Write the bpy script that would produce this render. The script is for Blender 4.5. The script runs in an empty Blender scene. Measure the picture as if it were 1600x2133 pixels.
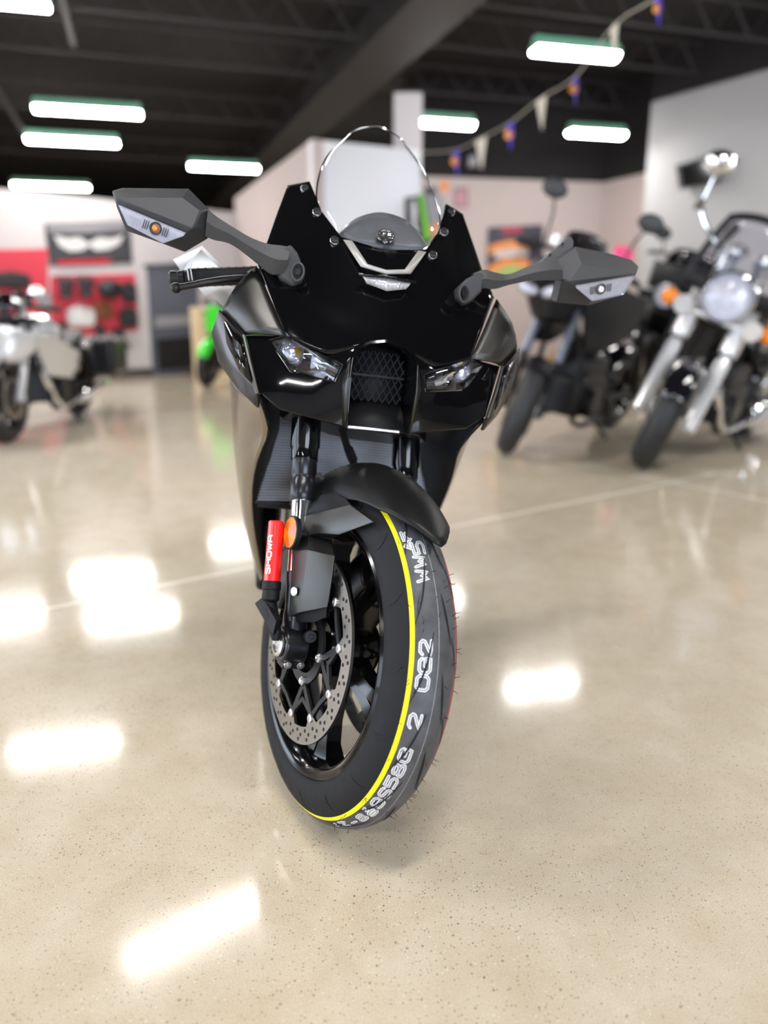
LAMP = 38.0; WORLD = .3; DAYL = 6.5
import bpy, bmesh, math, random
from mathutils import Vector, Matrix
random.seed(7)
C = bpy.context.scene.collection
PI = math.pi
# ------------------------------------------------------------------ camera
F, CX, CY = 1600.0, 800.0, 1066.5          # focal length in pixels of the 1600 x 2133 frame
HC, YH = 0.8626, 657.75
PITCH = math.atan((CY - YH) / F)
CAM = Vector((0, 0, HC))
def ray(x, y):
    u = (x - CX) / F; v = (CY - y) / F
    return Vector((u, math.cos(PITCH) + v * math.sin(PITCH), -math.sin(PITCH) + v * math.cos(PITCH)))
def at_z(x, y, z):
    r = ray(x, y); return CAM + r * ((z - HC) / r.z)
def at_y(x, y, Y):
    r = ray(x, y); return CAM + r * (Y / r.y)
def on_plane(x, y, p, n):
    r = ray(x, y); return CAM + r * ((Vector(p) - CAM).dot(n) / r.dot(n))
def srgb(h):
    h = h.lstrip('#'); c = [int(h[i:i + 2], 16) / 255 for i in (0, 2, 4)]
    return tuple(((v + .055) / 1.055) ** 2.4 if v > .04045 else v / 12.92 for v in c)

# ------------------------------------------------------------------ materials
MATS = {}
def mat(name, col, rough=.5, metal=0., coat=0., coat_r=.03, noise=0., nscale=40., bump=0., bscale=200., alpha=None, emit=None, estr=0., spec=.5, rvar=0.):
    m = bpy.data.materials.new(name); m.use_nodes = True
    nt = m.node_tree; b = nt.nodes['Principled BSDF']
    b.inputs['Base Color'].default_value = (*col, 1)
    b.inputs['Roughness'].default_value = rough
    b.inputs['Metallic'].default_value = metal
    b.inputs['Coat Weight'].default_value = coat
    b.inputs['Coat Roughness'].default_value = coat_r
    b.inputs['Specular IOR Level'].default_value = spec
    tc = nt.nodes.new('ShaderNodeTexCoord')
    n = nt.nodes.new('ShaderNodeTexNoise'); n.inputs['Scale'].default_value = nscale; n.inputs['Detail'].default_value = 4
    nt.links.new(tc.outputs['Object'], n.inputs['Vector'])
    r = nt.nodes.new('ShaderNodeMapRange'); r.inputs['To Min'].default_value = 1 - noise; r.inputs['To Max'].default_value = 1 + noise
    nt.links.new(n.outputs['Fac'], r.inputs['Value'])
    mx = nt.nodes.new('ShaderNodeMix'); mx.data_type = 'RGBA'; mx.blend_type = 'MULTIPLY'; mx.inputs['Factor'].default_value = 1
    mx.inputs['A'].default_value = (*col, 1)
    nt.links.new(r.outputs['Result'], mx.inputs['B'])
    nt.links.new(mx.outputs['Result'], b.inputs['Base Color'])
    if rvar:
        r2 = nt.nodes.new('ShaderNodeMapRange'); r2.inputs['To Min'].default_value = max(0, rough - rvar); r2.inputs['To Max'].default_value = rough + rvar
        nt.links.new(n.outputs['Fac'], r2.inputs['Value']); nt.links.new(r2.outputs['Result'], b.inputs['Roughness'])
    if bump:
        n2 = nt.nodes.new('ShaderNodeTexNoise'); n2.inputs['Scale'].default_value = bscale
        nt.links.new(tc.outputs['Object'], n2.inputs['Vector'])
        bp = nt.nodes.new('ShaderNodeBump'); bp.inputs['Strength'].default_value = bump; bp.inputs['Distance'].default_value = .002
        nt.links.new(n2.outputs['Fac'], bp.inputs['Height']); nt.links.new(bp.outputs['Normal'], b.inputs['Normal'])
    if emit:
        b.inputs['Emission Color'].default_value = (*emit, 1); b.inputs['Emission Strength'].default_value = estr
    MATS[name] = m
    return m
def glass(name, tint=(1, 1, 1), refl=1.0, rough=.02, base=0.0):
    """thin clear sheet: see-through with a fresnel sheen on both faces"""
    m = bpy.data.materials.new(name); m.use_nodes = True; nt = m.node_tree
    for n in list(nt.nodes):
        if n.type != 'OUTPUT_MATERIAL': nt.nodes.remove(n)
    out = [n for n in nt.nodes if n.type == 'OUTPUT_MATERIAL'][0]
    t = nt.nodes.new('ShaderNodeBsdfTransparent'); t.inputs['Color'].default_value = (*tint, 1)
    g = nt.nodes.new('ShaderNodeBsdfGlossy'); g.inputs['Roughness'].default_value = rough
    lw = nt.nodes.new('ShaderNodeFresnel'); lw.inputs['IOR'].default_value = 1.45
    mu = nt.nodes.new('ShaderNodeMath'); mu.operation = 'MULTIPLY_ADD'; mu.inputs[1].default_value = refl; mu.inputs[2].default_value = base
    mu.use_clamp = True
    nt.links.new(lw.outputs['Fac'], mu.inputs[0])
    mx = nt.nodes.new('ShaderNodeMixShader')
    nt.links.new(mu.outputs[0], mx.inputs['Fac']); nt.links.new(t.outputs[0], mx.inputs[1]); nt.links.new(g.outputs[0], mx.inputs[2])
    nt.links.new(mx.outputs[0], out.inputs['Surface'])
    MATS[name] = m; return m

GB = mat('gloss_black', (.0025, .0025, .003), .1, 0, .35, .02, spec=.22)
TB = mat('textured_black', (.005, .005, .006), .55, 0, noise=.2, bump=.15, bscale=900, spec=.25)
MB_ = mat('matte_black', (.012, .012, .013), .6, 0, noise=.2, spec=.3)
SG = mat('satin_graphite', (.085, .083, .08), .42, 1.0, 0, noise=.06, nscale=600)
MG = mat('mirror_shell_grey', (.045, .045, .048), .5, .2, 0, noise=.15, nscale=900, bump=.2, bscale=1200)
BZ = mat('bronze_gloss', (.27, .235, .19), .24, .95, .2, .08, noise=.05)
FB = mat('fender_black', (.005, .005, .005), .42, spec=.25, noise=.15, nscale=500)
SIL = mat('silver', (.62, .62, .63), .28, .9, noise=.04)
CHR = mat('chrome', (.86, .87, .88), .06, 1, noise=.02)
ALU = mat('brushed_alu', (.55, .53, .5), .33, 1, noise=.08, nscale=160)
WGL = mat('winglet_graphite', (.045, .038, .036), .3, .9, .15, .1, noise=.05)
DISC = mat('disc_steel', (.27, .243, .215), .27, 1.0, noise=.1, nscale=300)
DKM = mat('dark_metal', (.02, .019, .02), .42, .6, noise=.15)
BLA = mat('black_anodised', (.012, .012, .016), .32, .5, .2, .2, noise=.1)
WBK = mat('wheel_black', (.003, .003, .0035), .14, 0, .2, .05, spec=.25)
RUB = mat('rubber', (.010, .010, .0112), .7, 0, spec=.25, noise=.3, nscale=60, bump=.12, bscale=500, rvar=.1)
RUBT = mat('rubber_tread', (.062, .063, .07), .5, 0, spec=.5, noise=.75, nscale=38, bump=.1, bscale=600, rvar=.12)
YEL = mat('stripe_yellow', srgb('#f5e800'), .5, noise=.06, nscale=80)
PNK = mat('stripe_red', srgb('#d8324a'), .5, noise=.1)
CHK = mat('chalk_white', (.75, .75, .77), .7, noise=.25, nscale=260)
CHKF = mat('chalk_fill', (.22, .22, .24), .7, noise=.3, nscale=260)
GRV = mat('groove_black', (.003, .003, .004), .8, noise=.2)
PALE = mat('worn_line', (.3, .3, .31), .7, noise=.5, nscale=300)
RED = mat('reservoir_red', srgb('#e4140f'), .3, 0, .5, .1, noise=.04)
WHT = mat('white_print', (.8, .8, .8), .5, noise=.03)
AMB = mat('amber_lens', srgb('#ee8300'), .3, 0, .2, .15, noise=.35, nscale=120)
AMBD = mat('amber_facet', srgb('#c65a00'), .3, 0, .2, .15, noise=.25, nscale=150)
RAD = mat('radiator_fin', (.9, .92, .97), .4, .15, noise=.15, nscale=90)
RADD = mat('radiator_gap', (.2, .21, .25), .6, 0, noise=.2)
HUMP = mat('cluster_grey', (.1, .102, .106), .5, 0, .2, .2, noise=.05, nscale=700)
GUN = mat('lamp_reflector', (.9, .91, .95), .25, .25, noise=.25, nscale=130)
TRM = mat('trim_silver', (.42, .40, .38), .42, .3, noise=.03)
MSH = mat('mesh_grey', (.045, .047, .055), .45, .4, noise=.1)
SIG = mat('signal_white', (.62, .62, .68), .3, .15, .4, .1, noise=.2, nscale=150)
LGR = mat('lamp_grey', (.34, .35, .38), .3, .3, noise=.3, nscale=160)
LENSP = mat('projector_glass', (.75, .78, .88), .06, .6, 1, .02, noise=.5, nscale=50)
LENSY = mat('projector_tint', srgb('#e0c23a'), .06, .6, 1, .02, noise=.2)
PAPER = mat('paper', (.86, .86, .88), .7, noise=.02)
CLEAR = glass('clear_screen', (.93, .94, .97), .8, .01, .02)
LENS = glass('clear_lens', (.96, .96, 1), .9, .02, .03)
FROST = mat('frost_lens', (.5, .5, .53), .2, .2, .8, .05, noise=.3, nscale=300)

# ------------------------------------------------------------------ mesh building
class MB:
    def __init__(s): s.v = []; s.f = []; s.m = []
    def add(s, vs, fs, mi=0):
        o = len(s.v); s.v += [tuple(v) for v in vs]
        for f in fs: s.f.append([i + o for i in f]); s.m.append(mi)
        return s
    def poly(s, pts, mi=0): return s.add(pts, [list(range(len(pts)))], mi)
    def grid(s, rows, mi=0, cu=False, cv=False):
        n, k = len(rows), len(rows[0]); vs = [p for r in rows for p in r]; fs = []
        for i in range(n if cv else n - 1):
            for j in range(k if cu else k - 1):
                a, b = (i + 1) % n, (j + 1) % k
                fs.append([i * k + j, i * k + b, a * k + b, a * k + j])
        return s.add(vs, fs, mi)
    def lathe(s, prof, n=64, mis=None, closed=False, a0=0., a1=2 * PI, c=(0, 0, 0)):
        """profile of (x, r) turned about the X axis; angle from -Y towards +Z"""
        full = abs(a1 - a0 - 2 * PI) < 1e-6; k = n if full else n + 1
        o = len(s.v)
        for i in range(k):
            t = a0 + (a1 - a0) * i / n
            for x, r in prof: s.v.append((c[0] + x, c[1] - r * math.cos(t), c[2] + r * math.sin(t)))
        q = len(prof)
        for i in range(n):
            a = i; b = (i + 1) % k
            for j in range(q if closed else q - 1):
                jj = (j + 1) % q
                s.f.append([o + a * q + j, o + a * q + jj, o + b * q + jj, o + b * q + j]); s.m.append(mis[j] if mis else 0)
        return s
    def tube(s, pts, r, n=12, mi=0, caps=True, flat=1.0):
        pts = [Vector(p) for p in pts]; rs = r if isinstance(r, (list, tuple)) else [r] * len(pts)
        rows = []; up = None
        for i, p in enumerate(pts):
            d = (pts[min(i + 1, len(pts) - 1)] - pts[max(i - 1, 0)]).normalized()
            if up is None:
                up = Vector((0, 0, 1)) if abs(d.z) < .9 else Vector((1, 0, 0))
            a = d.cross(up).normalized(); b = a.cross(d).normalized(); up = b
            rows.append([p + a * (rs[i] * math.cos(2 * PI * k / n)) + b * (rs[i] * flat * math.sin(2 * PI * k / n)) for k in range(n)])
        o = len(s.v); s.grid(rows, mi, cu=True)
        if caps:
            s.f.append([o + k for k in range(n)][::-1]); s.m.append(mi)
            s.f.append([o + (len(rows) - 1) * n + k for k in range(n)]); s.m.append(mi)
        return s
    def box(s, c, size, R=None, mi=0):
        c = Vector(c); h = Vector(size) / 2
        vs = [Vector((x * h.x, y * h.y, z * h.z)) for x in (-1, 1) for y in (-1, 1) for z in (-1, 1)]
        if R is not None: vs = [R @ v for v in vs]
        return s.add([c + v for v in vs], [[0, 1, 3, 2], [4, 6, 7, 5], [0, 4, 5, 1], [2, 3, 7, 6], [0, 2, 6, 4], [1, 5, 7, 3]], mi)
    def prism(s, pts, off, mi=0, mib=None):
        pts = [Vector(p) for p in pts]; n = len(pts); off = Vector(off)
        fs = [list(range(n)), [n + i for i in range(n)][::-1]] + [[i, n + i, n + (i + 1) % n, (i + 1) % n] for i in range(n)]
        o = len(s.f); s.add(pts + [p + off for p in pts], fs, mi)
        return s
    def ellipsoid(s, c, r, nu=20, nv=12, mi=0, R=None):
        rows = []
        for i in range(nv + 1):
            t = -PI / 2 + PI * i / nv; row = []
            for j in range(nu):
                a = 2 * PI * j / nu; v = Vector((r[0] * math.cos(t) * math.cos(a), r[1] * math.cos(t) * math.sin(a), r[2] * math.sin(t)))
                if R is not None: v = R @ v
                row.append(Vector(c) + v)
            rows.append(row)
        return s.grid(rows, mi, cu=True)
    def disc(s, c, nrm, r, n=16, mi=0, h=0.):
        """flat round face (h=0) or a short button of height h standing on c along nrm"""
        nrm = Vector(nrm).normalized(); u = nrm.orthogonal().normalized(); w = nrm.cross(u); c = Vector(c)
        ring = [c + (u * math.cos(2 * PI * k / n) + w * math.sin(2 * PI * k / n)) * r for k in range(n)]
        if h: return s.prism(ring, nrm * h, mi)
        return s.poly(ring, mi)
    def mirror(s):
        n = len(s.v); s.v += [(-x, y, z) for x, y, z in s.v]
        s.f += [[i + n for i in f[::-1]] for f in s.f]; s.m += s.m[:]
        return s
    def flip(s):
        n = MB(); n.v = [(-x, y, z) for x, y, z in s.v]; n.f = [f[::-1] for f in s.f]; n.m = s.m[:]; return n
    def pair(s, name, mats, parent, **k):
        """the part and its mirror twin, each an object of its own"""
        return [q.build(name, mats, parent, **k) for q in (s, s.flip())]
    def xform(s, M): s.v = [tuple(M @ Vector(v)) for v in s.v]; return s
    def build(s, name, mats, parent=None, matrix=None, angle=35, sub=0, solid=0., bevel=0., weld=0., soff=-1, recalc=True, bcrease=False, flat=False):
        me = bpy.data.meshes.new(name); me.from_pydata(s.v, [], s.f)
        if not isinstance(mats, (list, tuple)): mats = [mats]
        for m in mats: me.materials.append(m)
        me.polygons.foreach_set('material_index', s.m)
        bm = bmesh.new(); bm.from_mesh(me)
        if weld: bmesh.ops.remove_doubles(bm, verts=bm.verts, dist=weld)
        if recalc: bmesh.ops.recalc_face_normals(bm, faces=bm.faces)
        bnd = [v.is_boundary for v in bm.verts]
        bm.to_mesh(me); bm.free()
        if bcrease: me.attributes.new('crease_vert', 'FLOAT', 'POINT').data.foreach_set('value', [1. if b else 0. for b in bnd]); me.attributes.new('crease_edge', 'FLOAT', 'EDGE').data.foreach_set('value', [1. if bnd[e.vertices[0]] and bnd[e.vertices[1]] else 0. for e in me.edges])
        if not flat:
            me.polygons.foreach_set('use_smooth', [True] * len(me.polygons))
            if not sub: me.set_sharp_from_angle(angle=math.radians(angle))
        o = bpy.data.objects.new(name, me); C.objects.link(o)
        if parent is not None: o.parent = parent
        if matrix is not None: o.matrix_basis = matrix
        if sub:
            md = o.modifiers.new('sub', 'SUBSURF'); md.levels = md.render_levels = sub; md.boundary_smooth = 'PRESERVE_CORNERS'
        if solid:
            md = o.modifiers.new('solid', 'SOLIDIFY'); md.thickness = solid; md.offset = soff
        if bevel:
            md = o.modifiers.new('bevel', 'BEVEL'); md.width = bevel; md.segments = 2; md.limit_method = 'ANGLE'; md.angle_limit = math.radians(40)
        return o
def tag(o, label=None, cat=None, group=None, kind=None):
    if label: o['label'] = label
    if cat: o['category'] = cat
    if group: o['group'] = group
    if kind: o['kind'] = kind
    return o
def empty(name, M, label, cat, group=None):
    o = bpy.data.objects.new(name, None); C.objects.link(o); o.matrix_basis = M; o.empty_display_size = .1
    return tag(o, label, cat, group)
def struct(o): o['kind'] = 'structure'; return o
def smooth_path(pts, n=8):
    """Catmull-Rom through the points"""
    P = [Vector(p) for p in pts]; P = [P[0] * 2 - P[1]] + P + [P[-1] * 2 - P[-2]]; out = []
    for i in range(1, len(P) - 2):
        for k in range(n):
            t = k / n; a, b, c, d = P[i - 1:i + 3]
            out.append(.5 * ((2 * b) + (c - a) * t + (2 * a - 5 * b + 4 * c - d) * t * t + (3 * b - a - 3 * c + d) * t ** 3))
    out.append(P[-2]); return out
def rot(ax, a): return Matrix.Rotation(a, 4, ax)
def pose(x, y, yaw, lean): return Matrix.Translation((x, y, 0)) @ rot('Z', yaw) @ rot('Y', lean)
def steer(rake, trail, ang, axle):
    ax = Vector((0, math.sin(rake), math.cos(rake))); O = Vector((0, -trail, 0))
    return Matrix.Translation(O) @ Matrix.Rotation(ang, 4, ax) @ Matrix.Translation(Vector(axle) - O)
# ================================================================== the black sport motorcycle in the middle
B = Matrix.Translation((0, 0, -.014)) @ pose(-.0823, 1.2199, math.radians(10.48), math.radians(7.126)); Bi = B.inverted()
FR = steer(math.radians(24.5), .105, math.radians(18.446), (-.01719, .04365, .30518))
FWi = (B @ FR).inverted()
def _loc(Mi, x, y, axis, val):
    o = Mi @ CAM; d = Mi.to_3x3() @ ray(x, y); t = (val - o[axis]) / d[axis]; return o + d * t
def bu(x, y, yy): return _loc(Bi, x, y, 1, yy)
def bx(x, y, xx): return _loc(Bi, x, y, 0, xx)
def fu(x, y, xx): return _loc(FWi, x, y, 0, xx)
def fy(x, y, yy): return _loc(FWi, x, y, 1, yy)
def S(L, R, yy):
    """a point of the bike's right half from where its two mirror twins show"""
    l, r = bu(*L, yy), bu(*R, yy); return Vector(((r.x - l.x) / 2, yy, (l.z + r.z) / 2))
def M0(P, yy):
    p = bu(*P, yy); return Vector((0, yy, p.z))
bike = empty('motorcycle', B, 'glossy black sport motorcycle with clear windscreen and yellow stripe on its front tyre', 'motorcycle')

# ------------------------------------------------------------------ front wheel
TR, THW = .3, .0558
def tp(phi, a, off=0.):
    p, a = math.radians(phi), math.radians(a)
    r = TR - .062 * (1 - math.cos(a)) + off * math.cos(a); x = THW * math.sin(a) + off * math.sin(a)
    return Vector((x, -r * math.cos(p), r * math.sin(p)))
def tyre_mesh(stripes=True):
    angs = [-90, -80, -70, -60, -52, -48.5, -41.5, -36, -28, -20, -12, -5.5, -4.5, 4, 12, 20, 28, 36, 40.5, 47.5, 52, 60, 70, 80, 90]
    prof = [(THW * math.sin(math.radians(a)), TR - .062 * (1 - math.cos(math.radians(a)))) for a in angs]
    mis = []
    for a, b in zip(angs, angs[1:]):
        mid = (a + b) / 2
        mis.append(2 if -48.5 < mid < -41.5 else 3 if 36 < mid < 40.5 else 4 if -5.5 < mid < -4.5 else 1 if abs(mid) < 41 else 0)
    prof += [(.0555, .23), (.051, .221), (.044, .216), (-.044, .216), (-.051, .221), (-.0555, .23)]
    mis += [0] * 7
    return prof, mis
prof, mis = tyre_mesh()
t = MB().lathe(prof, 160, mis, closed=True)
def trib(m, pts, w, off, mi, wend=None):
    """a ribbon laid on the tyre along (phi, a) points"""
    n = len(pts); rows = []
    for i, (p, a) in enumerate(pts):
        p0, p1 = pts[max(i - 1, 0)], pts[min(i + 1, n - 1)]
        ds, dt = math.radians(p1[0] - p0[0]) * .29, math.radians(p1[1] - p0[1]) * .06
        L = math.hypot(ds, dt) or 1; nx, ny = -dt / L, ds / L
        ww = w if wend is None else w * (wend + (1 - wend) * math.sin(PI * (i + .5) / n))
        dp, da = math.degrees(nx * ww / 2 / .29), math.degrees(ny * ww / 2 / .06)
        rows.append([tp(p + dp, a + da, off), tp(p - dp, a - da, off)])
    m.grid(rows, mi)
def dense(pts, n=5):
    out = []
    for (a, b), (c, d) in zip(pts, pts[1:]):
        for k in range(n): out.append((a + (c - a) * k / n, b + (d - b) * k / n))
    return out + [pts[-1]]
def curve2(pts, n=6): return [(v.x, v.y) for v in smooth_path([(a, b, 0) for a, b in pts], n)]
for k in range(16):                         # tread grooves: long sweeping cuts left and right of the crown, short sipes on the shoulders
    q = 22.5 * k
    trib(t, curve2([(28.4 + q, -14), (22 + q, -20.5), (15 + q, -29), (8 + q, -41)]), .0030, .0010, 5, .25)
    trib(t, curve2([(10 + q, -37), (14 + q, -35), (18 + q, -29)]), .0012, .0002, 5, .3)
    trib(t, curve2([(17 + q, 3), (10.4 + q, 9), (2.6 + q, 17)]), .0036, .0010, 5, .2)
    trib(t, curve2([(5 + q, 19), (0 + q, 29), (-6 + q, 39)]), .003, .0003, 5, .3)
    for s in (-1, 1):
        trib(t, curve2([(16 + q, s * 84), (16.5 + q, s * 70), (18.6 + q, s * 57)]), .0038, .0008, 5, .3)
rnd = random.Random(3)
for k in range(70):
    ph, a = rnd.uniform(-60, 70), rnd.choice([-46, -30, -5, -5, 12, 25, 33, 40, 46, 52]) + rnd.uniform(-2, 2)
    p = tp(ph, a); q = tp(ph + rnd.uniform(-1, 1), a + rnd.uniform(-3, 3), .008)
    t.tube([p, q], [.0005, .0003], 4, 5, caps=False)
rim = MB()
rim.lathe([(-.052, .223), (-.055, .219), (-.0535, .212), (-.049, .206), (-.043, .203), (-.03, .197), (0, .190), (.03, .197), (.043, .203), (.049, .206), (.0535, .212), (.055, .219), (.052, .223), (0, .2)], 120, closed=True)
rim.lathe([(-.048, .016), (-.048, .046), (-.03, .052), (.03, .052), (.048, .046), (.048, .016)], 40, closed=True)
def radial(r, ph, x): return Vector((x, -r * math.cos(ph), r * math.sin(ph)))
for k in range(5):
    a = math.radians(-83 + 72 * k)
    for s in (-1, 1):
        rows = []
        for r, w, hx, off in ((.042, .011, .03, .05), (.08, .010, .022, .06), (.13, .009, .018, .075), (.17, .011, .018, .10), (.198, .02, .024, .135)):
            ce = a + s * off * (.2 if r > 1 else 1); dw = w / r
            rows.append([radial(r, ce - dw, -hx), radial(r, ce + dw, -hx * .8), radial(r, ce + dw, hx * .8), radial(r, ce - dw, hx)])
        rim.grid(rows, 0, cu=True)
rim_o = rim.build('front_wheel', WBK, bike, FR, angle=30)
tyre = t.build('tyre', [RUB, RUBT, YEL, PNK, PALE, GRV], rim_o, angle=60, recalc=True)
GL = {'5': [[(1, 1), (0, 1), (0, .56), (.7, .6), (1, .42), (1, .18), (.72, 0), (0, .04)]], 'W': [[(0, 1), (.22, 0), (.5, .62), (.78, 0), (1, 1)]],
      '2': [[(0, .78), (.2, 1), (.8, 1), (1, .78), (.92, .58), (0, 0), (1, 0)]],
      'G': [[(1, .78), (.8, 1), (.2, 1), (0, .8), (0, .2), (.2, 0), (1, 0), (1, .5), (.45, .5)]],
      '0': [[(.2, 0), (0, .2), (0, .8), (.2, 1), (.8, 1), (1, .8), (1, .2), (.8, 0), (.2, 0)]],
      '8': [[(.5, .52), (.12, .62), (.08, .9), (.3, 1), (.7, 1), (.92, .9), (.88, .62), (.5, .52), (.05, .38), (0, .12), (.25, 0), (.75, 0), (1, .12), (.95, .38), (.5, .52)]],
      'S': [[(1, .85), (.75, 1), (.2, 1), (0, .8), (.1, .58), (.9, .42), (1, .2), (.8, 0), (.2, 0), (0, .15)]],
      '9': [[(0, .1), (.25, 0), (.8, 0), (1, .2), (1, .8), (.8, 1), (.2, 1), (0, .8), (.1, .5), (1, .46)]],
      'Z': [[(0, 1), (1, 1), (0, 0), (1, 0)]], '-': [[(.1, .5), (.9, .5)]], ':': [[(.3, .15), (.6, .2)], [(.3, .75), (.6, .8)]],
      'F': [[(0, 0), (0, 1), (1, 1)], [(0, .5), (.8, .5)]], 'A': [[(0, 0), (.5, 1), (1, 0)], [(.2, .4), (.8, .4)]]}
for g, ph, a, w, h in [('F', 59.6, -31, 3.4, 11), ('A', 55.8, -33, 3.2, 10), ('5', 54.3, -18.5, 4.0, 17), ('W', 49.7, -22, 3.4, 16), ('W', 45, -22.5, 3.4, 17),
                       ('2', 24.2, -25.6, 3.9, 16), ('G', 19.2, -25.5, 3.9, 16), ('0', 14.4, -26.5, 3.9, 17), ('2', 3.3, -27.5, 4.2, 16), ('G', -7.5, -27, 4.2, 15),
                       ('8', -12.8, -27, 4.2, 15), ('5', -17.9, -28.5, 3.8, 15), ('S', -22.8, -28, 3.8, 15), ('9', -28, -28, 4., 16), (':', -33.4, -35, 4, 8), ('S', -33.3, -23, 3.8, 9),
                       ('8', -38.6, -28, 3.8, 13), ('-', -43.8, -28, 3.6, 10), ('Z', -49.5, -31, 4.2, 11), (':', -54.4, -32, 3.6, 9)]:
    ch = MB()
    for st in GL[g]:
        pts = [(ph + (u - .5) * w, a - (v - .5) * h) for u, v in st]
        pts = dense(pts, 3)
        trib(ch, pts, .005, .0005, 0); trib(ch, pts, .0015, .0007, 1)
        for q in (pts[0], pts[-1]):
            ch.disc(tp(*q, .0006), tp(*q, .1) - tp(*q), .0023, 10, 0)
    ch.build('tread_letter', [CHK, CHKF], rim_o, recalc=False)

# ------------------------------------------------------------------ brake discs
def brake_disc(side):
    X = side * .0726; d = MB(); n = 240; nb = 10; off = math.radians(-90 + 4)
    inner = []
    for i in range(n):
        a = 2 * PI * i / n; k = (a - off) / (2 * PI / nb); f = abs(k - round(k))
        inner.append(.1225 if f < .1 else .1225 + .0135 * min(1, (f - .1) / .12) if f < .22 else .136 - .004 * (1 - abs(f - .36) / .14) * 0)
    for x, w in ((X - .0025, 0), (X + .0025, 0)):
        d.grid([[radial(inner[i], 2 * PI * i / n, x) for i in range(n)], [radial(.165, 2 * PI * i / n, x) for i in range(n)]], 0, cu=True)
    for r in (inner, [.165] * n):
        d.grid([[radial(r[i], 2 * PI * i / n, X - .0025) for i in range(n)], [radial(r[i], 2 * PI * i / n, X + .0025) for i in range(n)]], 0, cu=True)
    for i in range(30):
        for j, r in enumerate((.1425, .1495, .157)):
            a = 2 * PI * (i + (.0, .45, .2)[j]) / 30
            for x in (X - .0028, X + .0028): d.disc(radial(r, a, x), (1, 0, 0), .0032, 10, 1)
    do = d.build('brake_disc', [DISC, GRV], bike, FR, angle=40)
    c = MB(); xs = (X - .002, X + .003)
    def bar(p0, p1, w0, w1):
        p0, p1 = Vector(p0), Vector(p1); t_ = (p1 - p0).normalized(); nn = Vector((1, 0, 0)).cross(t_)
        q = [p0 + nn * w0, p1 + nn * w1, p1 - nn * w1, p0 - nn * w0]
        c.prism(q, (.005, 0, 0))
    c.lathe([(X - .002, .047), (X - .002, .066), (X + .003, .066), (X + .003, .047)], 60, closed=True)
    for k in range(nb):
        a = off + 2 * PI * k / nb; b = off + 2 * PI * (k + (.5 if k % 2 == 0 else -.5)) / nb
        bar(radial(.124, a, X - .0022), radial(.064, b, X - .0022), .006, .005)
        a2 = off + 2 * PI * (k + 1) / nb
        if k % 2: bar(radial(.121, a, X - .0021), radial(.121 * .93, (a + a2) / 2, X - .0021), .004, .004); bar(radial(.121 * .93, (a + a2) / 2, X - .0021), radial(.121, a2, X - .0021), .004, .004)
        else: bar(radial(.12, a, X - .002), radial(.09, (a + a2) / 2, X - .002), .003, .004); bar(radial(.12, a2, X - .002), radial(.09, (a + a2) / 2, X - .002), .003, .004)
    c.build('disc_carrier', DKM, do, angle=40)
    for k in range(nb):
        a = off + 2 * PI * k / nb; e = MB()
        e.lathe([(X + side * .001, .0075), (X + side * .005, .0075), (X + side * .0062, .006), (X + side * .0062, .003), (X + side * .004, .0025), (X + side * .004, .0)], 16, c=tuple(radial(.1245, a, 0)))
        e.build('bobbin', SIL, do, angle=40)
    for k in range(5):
        a = off + 2 * PI * (2 * k + .5) / nb; e = MB()
        e.lathe([(X, .0078), (X + side * .006, .0078), (X + side * .009, .005), (X + side * .009, .003), (X + side * .007, 0)], 14, c=tuple(radial(.0605, a, 0)))
        e.build('disc_bolt', SIL, do, angle=40)
    return do
brake_disc(-1); brake_disc(1)

# ------------------------------------------------------------------ fork
U = Vector((0, .4147, .90996))
def fork(side, x):
    P = lambda t, dx=0, dy=0: Vector((x + dx, dy, 0)) + U * t
    leg = MB()
    leg.tube([P(.015), P(.05), P(.06), P(.1), P(.115), P(.125)], [.021, .021, .019, .019, .0205, .0205], 24)
    leg.lathe([(-.021, .0215), (-.021, .029), (-.019, .031), (.019, .031), (.021, .029), (.021, .021)], 32, c=(x + side * .0045, 0, 0))
    leg.box((x, -.004, -.03), (.038, .026, .016))
    lo = leg.build('fork_leg', BLA, bike, FR, bevel=.002)
    MB().lathe([(0, .0), (0, .021), (.004, .0215), (.006, .018), (.006, .015), (.002, .0145), (.002, 0)] if side > 0 else [(0, 0), (0, .021), (-.004, .0215), (-.006, .018), (-.006, .015), (-.002, .0145), (-.002, 0)], 28, c=(x + side * .0265, 0, 0)).build('axle_nut', ALU, lo)
    MB().lathe([(0, .023), (0, .026), (-side * .02, .026), (-side * .022, .021), (-side * .03, .021)], 28, c=(x - side * .02, 0, 0)).build('axle_collar', GB, lo)
    for dx in (-.012, .012):
        b = MB(); q = Vector((x + dx, -.018, -.0285)); b.disc(q, (0, -1, -.25), .0068, 14, 0, .004); b.disc(q + Vector((0, -.0045, -.001)), (0, -1, -.25), .0035, 6, 0, .001)
        b.build('pinch_bolt', SIL, lo, bevel=.001)
    MB().disc((x + .012, -.024, .026), (-.1, -.9, .35), .0105, 18, 0, .012).disc((x + .0108, -.0355, .0305), (-.1, -.9, .35), .004, 12, 0, .002).build('sensor_bolt', DKM, lo, bevel=.002)
    MB().tube([P(.12), P(.26)], .0185, 24).build('inner_tube', CHR, lo)
    MB().tube([P(.25), P(.255), P(.262), P(.285), P(.288), P(.298), P(.301), P(.325)], [.02, .0225, .0235, .0235, .0215, .0215, .0232, .0232], 24).build('dust_seal', BLA, lo)
    MB().tube([P(.325), P(.345), P(.35), P(.64)], [.0245, .0245, .0268, .0268], 28).build('upper_tube', GB, lo)
    return lo
fl = fork(-1, -.098); fr = fork(1, .116)
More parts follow.
